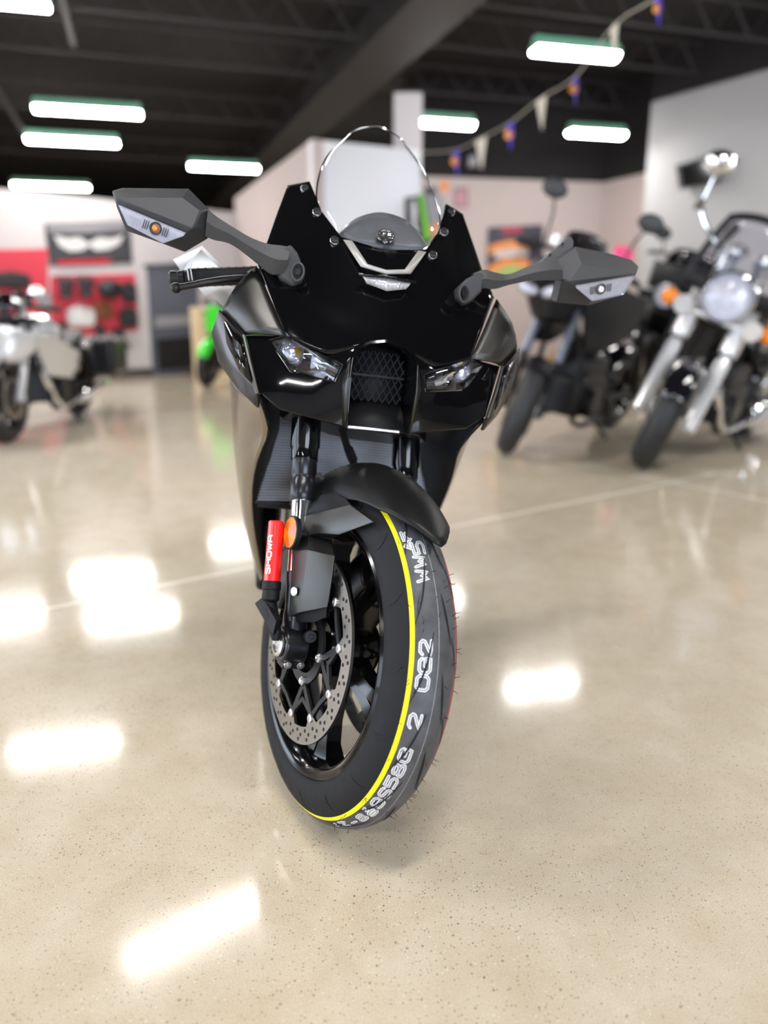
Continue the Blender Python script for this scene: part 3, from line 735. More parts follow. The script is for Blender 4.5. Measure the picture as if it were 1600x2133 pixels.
# instrument hump behind the foot of the screen, with its round badge
hr = []
top = [(bu(700, 489, .24)), bu(722, 468, .262), bu(752, 450, .285), bu(795, 442, .295), bu(842, 456, .285), bu(872, 483, .262), bu(892, 515, .24)]
bot = [bu(704, 494, .235), bu(730, 503, .231), bu(765, 512, .229), bu(800, 518, .228), bu(838, 522, .229), bu(866, 523, .231), bu(889, 521, .235)]
hr = [[b.lerp(t_, k / 5) + Vector((0, -.006 * math.sin(PI * k / 5), 0)) for b, t_ in zip(bot, top)] for k in range(6)]
cluster = MB().grid([[*smooth_path(r, 4)] for r in hr]).build('instrument_hump', HUMP, bike, solid=.004, angle=80)
lc = bu(803.5, 492, .232); bd = MB(); R_ = rot('X', math.radians(-38)).to_3x3()
ez = Vector((0, .45, .89)).normalized(); ex = Vector((1, 0, 0)); en_ = ex.cross(ez)
def bpt(u, v, h=0.): return lc + ex * u + ez * v + en_ * h
rows = []
for rr0, hh in ((.0115, .002), (.0135, .004), (.0162, .004), (.0175, .001)):
    rows.append([bpt(rr0 * math.cos(2 * PI * j / 40), rr0 * .78 * math.sin(2 * PI * j / 40), hh) for j in range(40)])
bd.grid(rows, 0, cu=True); bd.poly([bpt(.0135 * math.cos(2 * PI * j / 40), .0135 * .78 * math.sin(2 * PI * j / 40), .0005) for j in range(40)], 1)
for st in ([(-.0005, .009), (-.0005, -.0095)], [(-.009, .0035), (-.004, .0035), (-.004, -.001), (-.009, -.001)], [(.0085, .004), (.003, .004), (.003, .0005), (.009, .0005)], [(.004, -.004), (.009, -.004)], [(-.009, -.0045), (-.004, -.0045)], [(.003, .004), (.003, .0085)]):
    bd.tube([bpt(u, v, .0035) for u, v in st], .0012, 6)
bd.build('round_badge', [CHR, DKM], cluster)

# ------------------------------------------------------------------ mirrors with built-in turn signals
def mirror_head(name, arm_up, arm_lo, outline, lens, crease, yb, yf, base, washer, amber, glass_y):
    P = lambda q: bu(q[0], q[1], q[2])
    sh = MB(); A = {k_: P(v) for k_, v in outline.items()}; A.update({k_: P(v) for k_, v in crease.items()})
    return A
def build_mirror(s, O, faces, arm, lens_px, lens_y, basep, wash, bulb, extra=None):
    A = {k_: bu(*v) for k_, v in O.items()}
    root = MB(); idx = {k_: i for i, k_ in enumerate(A)}
    root.add(list(A.values()), [[idx[n] for n in f.split()] for f in faces])
    # back rim, closing towards the glass
    loop = extra['loop']; L_ = [A[n] for n in loop]; cc = sum(L_, Vector()) / len(L_)
    bk_ = [cc + (v - cc) * .93 + Vector((0, .045, 0)) for v in L_]
    root.grid([L_, bk_], 0, cu=True)
    mo = root.build('mirror', MG, bike, weld=.0003, angle=28, bevel=.0025)
    mo['label'] = extra['label']
    MB().poly([v + Vector((0, .0015, 0)) for v in bk_]).build('mirror_glass', CHR, mo)
    lp = [bu(*q, ly - .008) for q, ly in zip(lens_px, lens_y)]; lcn = sum(lp, Vector()) / len(lp)
    nrm = (lp[1] - lp[0]).cross(lp[2] - lp[0]).normalized()
    if nrm.y > 0: nrm = -nrm
    MB().poly([v + nrm * .0006 for v in lp]).build('signal_reflector', SIG, mo)
    cl = MB(); n = len(lp)
    cl.grid([[v + nrm * .001 for v in lp], [v + nrm * .006 for v in lp]], 0, cu=True); cl.poly([v + nrm * .006 for v in lp])
    cl.build('signal_lens', LENS, mo, bevel=.0015)
    u = (lp[1] - lp[0]).normalized(); w = nrm.cross(u); bc = lcn + nrm * .0035
    rb_ = MB()
    for t_ in (-.02, -.0165, -.013, .013, .0165, .02): rb_.box(bc + u * t_ + nrm * .0005, (.0012, .0015, .014), R=Matrix((u, nrm, w)).transposed())
    rows = [[bc + (u * math.cos(2 * PI * j / 20) + w * math.sin(2 * PI * j / 20)) * r + nrm * h for j in range(20)] for r, h in ((.0105, 0), (.0095, .002), (.007, -.0005))]
    rb_.grid(rows, 0, cu=True)
    rb_.build('signal_ribs', HUMP, mo)
    MB().ellipsoid(bc + nrm * .001, (.006, .003, .006)).build('signal_bulb', bulb, mo)
    # arm
    rows = []
    for (ux, uy, lx, ly, yy) in arm:
        a, b = bu(ux, uy, yy), bu(lx, ly, yy); m = (a + b) / 2; th = max(.007, (a - b).length * .45)
        rows.append([a + Vector((0, th * .55, 0)), a + Vector((0, -th * .35, 0)), m + Vector((0, -th, 0)), b + Vector((0, -th * .5, 0)), b + Vector((0, th * .6, 0)), m + Vector((0, th, 0))])
    cr = cat_rows(rows, 4)
    ar = MB().grid(cr, 0, cu=True).poly(cr[0]).poly(cr[-1]); ar.build('mirror_arm', MG, mo, angle=35)
    # pivot block and washer
    bb = MB(); pts = [bu(*q) for q in basep]
    bb.prism(pts, (0, .05, -.012)); bo = bb.build('mirror_base', MG, mo, bevel=.004)
    wc = bu(*wash[:2], wash[2]); wd = MB(); nn = Vector((-s * .35 * -1, -1, .15)).normalized()
    uu = nn.orthogonal().normalized(); uu = (Vector((0, 0, 1)) - nn * nn.z).normalized(); vv = nn.cross(uu)
    rows = [[wc + uu * (1.45 * r * math.cos(2 * PI * j / 28)) + vv * (r * math.sin(2 * PI * j / 28)) + nn * h for j in range(28)] for r, h in ((.0115, -.004), (.0115, .002), (.0095, .003), (.0075, -.002))]
    wd.grid(rows, 0, cu=True).poly(rows[-1], 1); wd.disc(wc - nn * .002, nn, .0055, 14, 2, .004)
    wd.build('pivot_washer', [MG, GRV, DKM], bo)
    return mo
build_mirror(-1,
    {'A': (233, 397, .2), 'B': (252, 391.5, .205), 'C': (393, 393, .205), 'D': (437, 438, .2), 'E': (431, 474, .185), 'Fp': (434, 496, .195), 'G': (385, 525, .195), 'H': (343, 509, .178), 'I': (262, 480, .182), 'J': (243, 432, .19), 'R1': (240, 412, .176), 'R2': (402, 476, .158), 'R3': (418, 440, .172), 'C2': (380, 412, .18)},
    ['A B C2 R1', 'B C C2', 'C D R3 C2', 'R1 C2 R3 R2', 'D E R2 R3', 'A R1 J', 'J R1 R2 H I', 'R2 E Fp G H'],
    [(434, 437, 428, 492, .187), (452, 452, 446, 499, .186), (483, 472, 478, 507, .185), (520, 494, 510, 528, .186), (556, 508, 540, 552, .19), (585, 512, 566, 572, .192), (606, 516, 590, 570, .19)],
    [(248, 427), (387, 485), (383, 492), (340, 507), (268, 470)], [.182, .1635, .164, .171, .177],
    [(583, 520, .18), (606, 508, .178), (620, 525, .176), (634, 562, .172), (631, 586, .172), (610, 596, .176), (585, 580, .182), (570, 552, .186)], (621, 566.5, .163), AMB,
    dict(loop=['A', 'B', 'C', 'D', 'E', 'Fp', 'G', 'H', 'I', 'J'], label='grey mirror raised high beside the paper tag, amber bulb showing'))
build_mirror(1,
    {'A': (1331.5, 555, .2), 'B': (1317, 541, .205), 'C': (1265, 526, .208), 'D': (1198, 513, .21), 'E': (1154, 543, .2), 'Fp': (1171, 583, .185), 'G': (1160, 630, .205), 'H': (1227, 636, .2), 'I': (1298, 614, .19), 'J': (1323, 572, .188), 'R1': (1325, 571, .176), 'R2': (1185, 585.5, .168), 'R3': (1212, 550, .178), 'K': (1229, 629, .186)},
    ['A B R3 R1', 'B C D R3', 'D E Fp R2 R3', 'R1 R3 R2', 'A R1 J', 'R1 R2 K I', 'J R1 I', 'R2 Fp G H K', 'K H I'],
    [(1158, 542, 1170, 584, .195), (1135, 544, 1142, 583, .192), (1105, 553, 1105, 585, .19), (1060, 571, 1058, 594, .19), (1028, 567, 1030, 602, .19), (1008, 562, 1004, 600, .19), (985, 570, 990, 602, .188)],
    [(1321, 573), (1199, 594), (1200, 600), (1231, 626), (1296, 612)], [.172, .1665, .168, .18, .184],
    [(998, 566, .178), (1012, 572, .176), (1004, 606, .178), (985, 626, .172), (968, 634, .17), (953, 622, .17), (955, 596, .168), (972, 580, .172)], (966, 612, .1575), GUN,
    dict(loop=['A', 'B', 'C', 'D', 'E', 'Fp', 'G', 'H', 'I', 'J'], label='grey mirror folded lower with clear bulb, hinge plate showing'))
hp = MB().prism([bu(1118, 553, .235), bu(1184, 497, .24), bu(1190, 493, .24), bu(1195, 503, .24), bu(1194, 514, .235), bu(1160, 540, .232), bu(1124, 554, .232)], (0, .014, 0))
for q in ((1146, 531), (1172, 508)): hp.disc(bu(*q, .2345), (0, -1, 0), .0028, 10, 1, .0004)
hp.build('mirror_hinge_plate', [MG, GRV], bike, bevel=.002)

# ------------------------------------------------------------------ handlebar: grip, bar end, lever
def handle(mirror):
    y0 = .3
    pts = [bu(535, 573, y0 - .02), bu(392, 579, y0 + .0)]
    Fi = FR.inverted(); k = (lambda v: (lambda q: Vector((-q.x, q.y, q.z)) if mirror else q)(Fi @ v))
    a, b = k(pts[0]), k(pts[1]); d = (b - a).normalized(); e = b + d * .038
    g = MB().tube([a, b], .0165, 24); L_ = (b - a).length
    for i in range(9):
        c = a + d * (L_ * (i + .5) / 9); g.tube([c, c + d * .002], .0172, 24)
    go = g.build('handlebar_grip', TB, bike, FR)
    MB().tube([b, b + d * .004, b + d * .006, b + d * .016, b + d * .018, b + d * .03, b + d * .034], [.0115, .0115, .0145, .0145, .013, .0145, .011], 20).build('bar_end', DKM, go)
    MB().tube([a - d * .14, a], .0115, 14).build('handlebar', BLA, go)
    lp = [k(bu(*q)) for q in ((520, 582, .25), (490, 581, .235), (450, 585, .225), (400, 594, .222), (366, 600, .222))]
    lv = MB().tube(smooth_path(lp, 5), [.009, .008, .0075, .0075, .007, .007, .0065, .0065, .0065, .0065, .0065, .0065, .0065, .0065, .006, .006, .006, .006, .006, .006, .006], 12)
    lv.ellipsoid(lp[-1], (.0095, .0095, .0095)); lv.build('brake_lever' if not mirror else 'clutch_lever', DKM, go)
    MB().tube([lp[0], lp[0].lerp(a, .5), a - d * .03], [.013, .014, .02], 12).build('lever_clamp', BLA, go)
handle(False); handle(True)
# paper tag looped on the grip: hangs there, a thing of its own
tg = MB(); yt = .335
W = lambda x, y, yy: B @ bu(x, y, yy)
q = [W(360, 541, yt), W(421, 512, yt), W(464, 556, yt + .01), W(408, 566, yt), W(376, 562, yt)]
q2 = [W(413, 600, yt), W(470, 592, yt + .005), W(492, 600, yt + .01), W(466, 640, yt + .01), W(438, 613, yt), W(428, 617, yt)]
tg.poly(q); tg.poly([W(395, 556, yt), W(464, 556, yt + .012), W(488, 596, yt + .012), W(410, 600, yt)]); tg.poly(q2)
root_t = tg.build('price_tag', PAPER, None, solid=.0006, weld=.001)
tag(root_t, 'white paper tag tied round the handlebar grip under the raised mirror', 'tag')
st = MB()
for dx in (0, 7):
    st.tube(smooth_path([W(391 + dx, 548, .325), W(390 + dx, 558, .285), W(392 + dx, 572, .278), W(394 + dx, 584, .285), W(396 + dx, 590, .33)], 5), .0011, 5)
st.build('string', PAPER, root_t)
# ================================================================== the other motorcycles on the showroom floor
PAINT_K = mat('paint_black', (.006, .006, .008), .14, .2, 1, .03, noise=.05)
FSIL = mat('fork_silver', (.85, .85, .86), .22, .55, noise=.03)
RUBB = mat('rubber_far', (.016, .016, .018), .6, noise=.3, nscale=40)
PAINT_D = mat('paint_dark_blue_grey', (.004, .0046, .0065), .38, 0, .08, .1, spec=.25, noise=.08)
PAINT_S = mat('paint_silver', (.62, .63, .66), .22, .5, 1, .05, noise=.04)
PAINT_G = mat('paint_green', srgb('#22d818'), .3, 0, .8, .08, noise=.05)
GREYP = mat('grey_plastic', (.09, .095, .11), .45, .2, noise=.1)
FORKG = mat('fork_grey', (.16, .17, .22), .3, .6, noise=.06)
TAN = mat('tan_cast', srgb('#b98a55'), .5, 0, noise=.1)
SMOKE = glass('smoked_screen', (.25, .26, .3), .8, .02, .05)

def add_wheel(root, name, R, hw, c, M, spokes, rimmat, disc_sides=(), discr=.15):
    rw_ = R - hw * 1.35
    r = MB().lathe([(-hw * .8, rw_), (-hw * .85, rw_ - .012), (-hw * .5, rw_ - .03), (0, rw_ - .04), (hw * .5, rw_ - .03), (hw * .85, rw_ - .012), (hw * .8, rw_), (0, rw_ - .02)], 60, closed=True, c=c)
    r.lathe([(-hw, .012), (-hw, .045), (hw, .045), (hw, .012)], 24, closed=True, c=c)
    for k in range(spokes):
        a = 2 * PI * k / spokes + .3; d = Vector((0, -math.cos(a), math.sin(a)))
        r.tube([Vector(c) + d * .04, Vector(c) + d * (rw_ - .02)], [.02, .013] if spokes < 12 else [.005, .005], 6)
    w = r.build(name, rimmat, root, M)
    n = 9; pr = [(hw * math.sin(-PI / 2 + PI * i / n), R - hw * 1.1 * (1 - math.cos(-PI / 2 + PI * i / n))) for i in range(n + 1)] + [(hw * .85, rw_), (-hw * .85, rw_)]
    MB().lathe(pr, 72, closed=True, c=c).build('tyre', RUBB, w, angle=60)
    for s in disc_sides:
        x = s * (hw + .015)
        d = MB().lathe([(x - .0025, discr * .72), (x - .0025, discr), (x + .0025, discr), (x + .0025, discr * .72)], 60, closed=True, c=c)
        for k in range(6):
            a = 2 * PI * k / 6; v = Vector((0, -math.cos(a), math.sin(a))); d.tube([Vector(c) + Vector((x, 0, 0)) + v * .03, Vector(c) + Vector((x, 0, 0)) + v * discr * .75], .008, 5)
        d.build('brake_disc', DISC, w)
    return w

def motorbike(cfg):
    g = lambda k, d=None: cfg.get(k, d)
    sc = g('scale', 1.)
    R, hw = g('R', .31), g('hw', .06); rake = math.radians(g('rake', 26)); wb = g('wb', 1.45); fs = g('fs', .11)
    Mr = pose(0, 0, math.radians(g('yaw')), math.radians(g('lean', 8))) @ Matrix.Scale(sc, 4)
    axw = Mr @ steer(rake, .1, math.radians(g('steer', 15)), (0, 0, R)) @ Vector((0, 0, 0)); tgt = at_z(*g('axle'), axw.z) if g('axle') else Vector((g('x'), g('y'), 0)) + Vector((axw.x, axw.y, 0))
    Mr = Matrix.Translation((tgt.x - axw.x, tgt.y - axw.y, -min(0, 0))) @ Mr
    root = empty('motorcycle', Mr, g('label'), 'motorcycle')
    FM = steer(rake, .1, math.radians(g('steer', 15)), (0, 0, R))
    up = Vector((0, math.sin(rake), math.cos(rake))); fw = Vector((0, -math.cos(rake), math.sin(rake)))
    col = g('paint', PAINT_K); met = g('metal', DKM)
    add_wheel(root, 'front_wheel', R, hw, (0, 0, 0), FM, g('spokes', 10), g('rimmat', GB), g('discs', (-1, 1)))
    fl_ = g('forklen', .62)
    for s in (-1, 1):
        b = Vector((s * fs, .0, 0))
        lo = MB().tube([b - up * .03, b + up * .02, b + up * g('lowlen', .3), b + up * (g('lowlen', .3) + .02)], [g('lowr', .028)] * 3 + [g('lowr', .028) * .8], 18).disc(b - Vector((0, 0, 0)), (s, 0, 0), .025, 16, 0, .03)
        lo = lo.build('fork_leg', g('forklow', CHR), root, FM)
        MB().tube([b + up * (g('lowlen', .3) + .01), b + up * fl_], g('upr', .022), 18).build('fork_tube', g('forkup', CHR), lo)
        if g('forkcover'): MB().tube([b + up * g('forkcover'), b + up * (g('forkcover') + .02), b + up * (fl_ - .02)], [g('coverr') * .92, g('coverr'), g('coverr')], 18).build('fork_cover', FSIL, lo)
    y = MB()
    for t_ in (fl_ * .72, fl_): y.box(up * t_ + fw * -.03, (fs * 2 + .08, .07, .03), R=Matrix.Rotation(-rake, 3, 'X'))
    y.tube([up * fl_ * .7 - fw * .05, up * fl_ * 1.02 - fw * .05], .03, 12)
    y.build('fork_yoke', met, root, FM, bevel=.004)
    e0_, e1_ = g('fender', (15, 150)); fr_ = R + .02; rows = []
    for k in range(25):
        ph = math.radians(e0_ + (e1_ - e0_) * k / 24); row = []
        for a in [-80, -60, -40, -20, 0, 20, 40, 60, 80]:
            a = math.radians(a); r_ = fr_ - (hw * .9) * (1 - math.cos(a)); row.append(Vector(((hw + .018) * math.sin(a), -r_ * math.cos(ph), r_ * math.sin(ph))))
        rows.append(row)
    MB().grid(rows).build('front_fender', g('fenderm', col), root, FM, solid=.004, angle=60)
    hl = g('headlight', (.09, .66, .11))            # radius, along fork, forward
    if hl:
        c = up * hl[1] + fw * hl[2]; sh = MB(); r = hl[0]; rows = []
        ax = Vector((0, -1, .08)).normalized()
        for d_, q in ((-.9, .15), (-.75, .55), (-.4, .9), (.1, 1.02), (.45, 1.04), (.5, .98)):
            rows.append([c + ax * (d_ * r) + (Vector((1, 0, 0)) * math.cos(2 * PI * j / 28) + ax.cross(Vector((1, 0, 0))) * math.sin(2 * PI * j / 28)) * r * q for j in range(28)])
        h = sh.grid(rows, 0, cu=True).poly(rows[0]).build('headlight', g('hlm', CHR), root, FM, angle=60)
        rows = []
        for d_, q in ((.5, .97), (.62, .85), (.72, .6), (.77, .3), (.78, .02)):
            rows.append([c + ax * (d_ * r) + (Vector((1, 0, 0)) * math.cos(2 * PI * j / 28) + ax.cross(Vector((1, 0, 0))) * math.sin(2 * PI * j / 28)) * r * q for j in range(28)])
        MB().grid(rows, 0, cu=True).build('headlight_lens', LENS, h, angle=80)
        rows = []
        for d_, q in ((.46, .95), (.2, .8), (-.1, .5), (-.25, .2)):
            rows.append([c + ax * (d_ * r) + (Vector((1, 0, 0)) * math.cos(2 * PI * j / 28) + ax.cross(Vector((1, 0, 0))) * math.sin(2 * PI * j / 28)) * r * q for j in range(28)])
        MB().grid(rows, 0, cu=True).poly(rows[-1]).build('headlight_reflector', GUN, h)
    hb = g('bar', (.38, .1, .0, .12))              # half width, rise, pull back, extra
    t0 = up * fl_ - fw * .04
    pts = [t0 + Vector((0, .02, hb[1])), t0 + Vector((.06, .02, hb[1])), t0 + Vector((.16, hb[2] * .3 + .02, hb[1] * 1.)), t0 + Vector((hb[0] * .6, hb[2] * .6, hb[1] * 1.)), t0 + Vector((hb[0], hb[2], hb[1] - .02))]
    if g('riser'): pts = [t0, t0 + Vector((.06, 0, hb[1] * .3)), t0 + Vector((hb[0] * .75, hb[2] * .2, hb[1] * .75)), t0 + Vector((hb[0] * .95, hb[2] * .4, hb[1])), t0 + Vector((hb[0], hb[2], hb[1] * .97))]
    pl_ = smooth_path(pts, 6); full_ = [Vector((-v.x, v.y, v.z)) for v in pl_[::-1]] + pl_[1:]
    h = MB().tube(full_, .0125, 10).tube([t0 - Vector((.05, 0, 0)), t0 + Vector((-.05, .02, hb[1] * (0.25 if g('riser') else 1)))], .014, 8).tube([t0 + Vector((.05, 0, 0)), t0 + Vector((.05, .02, hb[1] * (0.25 if g('riser') else 1)))], .014, 8).build('handlebar', g('barm', CHR), root, FM)
    for s in (-1, 1):
        e = pl_[-1]; d = (pl_[-1] - pl_[-4]).normalized(); f_ = lambda v: Vector((s * v.x, v.y, v.z))
        MB().tube([f_(e - d * .11), f_(e + d * .01)], .018, 12).build('grip', TB, h)
        MB().tube([f_(e - d * .12 + Vector((0, -.03, 0))), f_(e - d * .03 + Vector((0, -.06, -.01))), f_(e + d * .02 + Vector((0, -.055, -.01)))], [.009, .007, .007], 8).build('lever', g('barm', CHR), h)
        if g('twin'): MB().tube([f_(e - d * .2 + Vector((0, -.05, .02))), f_(e - d * .2 + Vector((0, -.05, .07)))], [.03, .032], 14).build('brake_reservoir', FSIL, h)  # bright pots added on the bar for white glints
        m0 = e - d * .14; ms_ = g('mirror', (.05, .17, .075)); mp = m0 + Vector((ms_[0], -.02, ms_[1]))
        mm = MB().ellipsoid(f_(mp), (ms_[2], .022, ms_[2] * .7), 20, 10).tube([f_(m0), f_(m0 + Vector((ms_[0] * .3, -.02, ms_[1] * .6))), f_(mp)], .007, 8)
        mm.build('mirror', g('mirm', CHR), root, FM)
    if g('signals', True):
        for s in (-1, 1):
            c = up * g('sigt', .5) + fw * .06 + Vector((s * g('sigx', .2), 0, 0))
            o_ = MB().ellipsoid(c, (g('sigr', .035),) * 3).tube([c, Vector((s * fs, c.y + .03, c.z))], .009, 8).build('turn_signal', g('hlm', CHR), root, FM)
            MB().ellipsoid(c + Vector((0, -.014, 0)), (g('sigr', .035) * .97,) * 3).build('amber_lens', AMB, o_)
    if g('screen'):
        w_, h_, t1 = g('screen'); b0 = up * (fl_ * t1) + fw * .12; rows = []
        for k in range(7):
            v = k / 6; rows.append([b0 + Vector((w_ * u * (1 - .25 * v * v), .12 * u * u + v * h_ * .45, v * h_ * (1 - .1 * u * u))) for u in [-1 + j / 5 for j in range(11)]])
        MB().grid(rows).build('windscreen', g('screenm', SMOKE), root, FM, solid=.004, angle=80)
        sb_ = MB()
        if g('sbag'):
            rows = [[b0 + Vector((w_ * u, .12 * u * u - .004, v)) for u in [-1 + j / 5 for j in range(11)]] for v in (-.03, g('sbag'))]
            sb_.grid(rows).build('screen_pouch', MB_, root, FM, solid=.02)
        for s in (-1, 1): MB().tube([b0 + Vector((s * .13, .0, -.05)), b0 + Vector((s * .13, .03, h_ * .55))], .012, 8).build('screen_bracket', g('brm', CHR), root, FM)
    if g('frame'):                                  # black surround of the screen
        w_, h_, t1 = g('screen'); b0 = up * (fl_ * t1) + fw * .12
        P_ = lambda u, v: b0 + Vector((w_ * u * (1 - .25 * v * v), .12 * u * u + v * h_ * .45, v * h_ * (1 - .1 * u * u)))
        MB().tube([P_(-1, v / 6) for v in range(7)] + [P_(-1 + j / 5, 1) for j in range(1, 11)] + [P_(1, 1 - v / 6) for v in range(1, 7)], .022, 8).build('screen_frame', MB_, root, FM)
    if g('dash'):
        d_ = MB(); t0_ = up * fl_ + fw * .0
        for s in (-1, 1):
            d_.tube([t0_ + Vector((s * .07, .03, -.02)), t0_ + Vector((s * .075, .0, .16))], [.03, .034], 14)
            d_.ellipsoid(t0_ + Vector((s * .075, -.01, .17)), (.045, .045, .045))
        d_.tube([t0_ + Vector((-.12, .02, .05)), t0_ + Vector((.12, .02, .05))], .03, 14)
        d_.build('gauge_cluster', FSIL, root, FM)
    if g('lightbar'):
        lb_ = MB(); c_ = up * .64 + fw * .07
        lb_.tube([c_ + Vector((-.3, 0, 0)), c_ + Vector((-.12, .0, -.03)), c_ + Vector((.12, 0, -.03)), c_ + Vector((.3, 0, 0))], .017, 10)
        for s in (-1, 1): lb_.tube([c_ + Vector((s * .2, -.01, -.012)), c_ + Vector((s * .2, -.012, -.012)) + Vector((0, -.05, 0))], [.05, .055], 16)
        lb_.build('light_bar', FSIL, root, FM)
    # body in the frame's own space
    sh_ = g('seat_h', .72); th = g('tank_h', sh_ + .16); ty = g('tank_y', .62)
    rows = []
    for yy, zz, w, hh in ((ty - .14, th - .02, .04, .03), (ty - .1, th, .12, .09), (ty + .02, th, g('tank_w', .16), .12), (ty + .2, th - .04, g('tank_w', .16) * .9, .11), (ty + .34, th - .1, .08, .06), (ty + .38, th - .12, .03, .03)):
        rows.append([Vector((w * math.cos(a), yy, zz + hh * math.sin(a))) for a in [2 * PI * j / 20 for j in range(20)]])
    MB().grid(rows, 0, cu=True).poly(rows[0]).poly(rows[-1]).build('fuel_tank', col, root)
    MB().grid([[Vector((x_ * w, yy, zz - x_ * x_ * .03)) for x_ in (-1, -.5, 0, .5, 1)] for yy, zz, w in ((ty + .3, sh_ + .03, .1), (ty + .45, sh_, .15), (ty + .65, sh_ + .04, .16), (ty + .95, sh_ + .1, .11))]).build('seat', TB, root, solid=.08, sub=1)
    en_ = MB(); ey = g('engine_y', wb * .48)
    en_.box((0, ey, R + .03), (.3, .42, .24)); en_.box((0, ey + .05, R + .2), (.26, .34, .14))
    en = en_.build('engine', met, root, bevel=.02)
    for k, s in enumerate((-1, 1)):
        cy = MB(); tilt = Vector((0, s * .42, .9)).normalized(); b = Vector((0, ey, R + .15))
        for i in range(7): cy.disc(b + tilt * (.05 + .025 * i), tilt, .085, 20, 0, .012)
        cy.disc(b + tilt * .02, tilt, .07, 16, 0, .22)
        cy.build('cylinder', g('cylm', DKM), en)
        cv_ = MB().lathe([(0, 0), (0, .1), (s * .03, .095), (s * .05, .07), (s * .05, 0)], 26, c=(s * .15, ey - .05, R - .0)); cv_.build('engine_cover', g('cylm', DKM), en)
    fm_ = MB()
    hd_ = FM @ (up * fl_ * .86 - fw * .05)
    for s in (-1, 1):
        fm_.tube(smooth_path([(s * .03, hd_.y, hd_.z), (s * .13, ey - .26, R + .3), (s * .15, ey - .24, R - .1), (s * .15, ey + .22, R - .13)], 5), .018, 8)
        fm_.tube(smooth_path([(s * .03, hd_.y, hd_.z + .03), (s * .12, ty + .1, th - .1), (s * .13, ey + .35, sh_ - .12), (s * .12, wb, R + .3)], 5), .018, 8)
        fm_.tube([(s * .13, ey + .25, R), (s * .13, wb, R)], .022, 8); fm_.tube([(s * .15, wb - .02, R), (s * .14, wb - .12, sh_ - .05)], .025, 8)
    fm_.build('frame', met, root)
    rr = g('Rr', R); add_wheel(root, 'rear_wheel', rr, hw * 1.3, (0, wb, rr), None, g('spokes', 10), g('rimmat', GB))
    rows = []
    for k in range(19):
        ph = math.radians(20 + 140 * k / 18); row = []
        for a in (-80, -50, -25, 0, 25, 50, 80):
            a = math.radians(a); r_ = rr + .04 - hw * (1 - math.cos(a)); row.append(Vector(((hw * 1.3 + .03) * math.sin(a), wb - r_ * math.cos(ph), rr + r_ * math.sin(ph))))
        rows.append(row)
    MB().grid(rows).build('rear_fender', col, root, solid=.005)
    for s in g('exhausts', (1,)):
        MB().tube(smooth_path([(s * .06, ey - .2, R + .28), (s * .14, ey - .3, R + .1), (s * .17, ey - .1, R - .12), (s * .18, ey + .3, R - .1)], 5), .022, 10).tube([(s * .19, ey + .25, R - .1), (s * .2, ey + .3, R - .1), (s * .21, wb + .15, R - .02), (s * .21, wb + .2, R - .02)], [.03, .048, .05, .04], 14).build('exhaust', g('exm', CHR), root)
    if g('side'):
        for s in (-1, 1):
            q = [Vector((s * a, b_, c_)) for a, b_, c_ in g('side')]
            MB().prism(q, (s * -.02, .0, 0)).build('side_panel', g('sidem', col), root, bevel=.008)
    if g('nose'):
        no = MB(); pts = g('nose'); rows = [[Vector((u * w, y_ + .1 * u * u * (w / .2), z_)) for u in [-1 + j / 4 for j in range(9)]] for w, y_, z_ in pts]
        no.grid(rows).build('nose_fairing', g('nosem', col), root, solid=.006, sub=1)
    if g('twin'):
        for s in (-1, 1):
            q = Vector((s * .075, g('twin')[0], g('twin')[1])); hh = MB().ellipsoid(q, (.062, .03, .034), R=Matrix.Rotation(-s * .25, 3, 'Y')).build('headlight', SIG, root)
            MB().ellipsoid(q + Vector((0, -.012, 0)), (.064, .03, .036), R=Matrix.Rotation(-s * .25, 3, 'Y')).build('headlight_lens', LENS, hh)
    if g('bags'):
        for s in (-1, 1):
            MB().box((s * .3, wb + .02, R + .22), (.2, .5, .32)).build('saddlebag', g('bagm', col), root, bevel=.04)
    MB().tube([(.13, ey + .1, R - .12), (.24, ey + .15, .24 * math.tan(math.radians(g('lean', 8))) + .013)], .012, 8).build('side_stand', met, root)
    return root

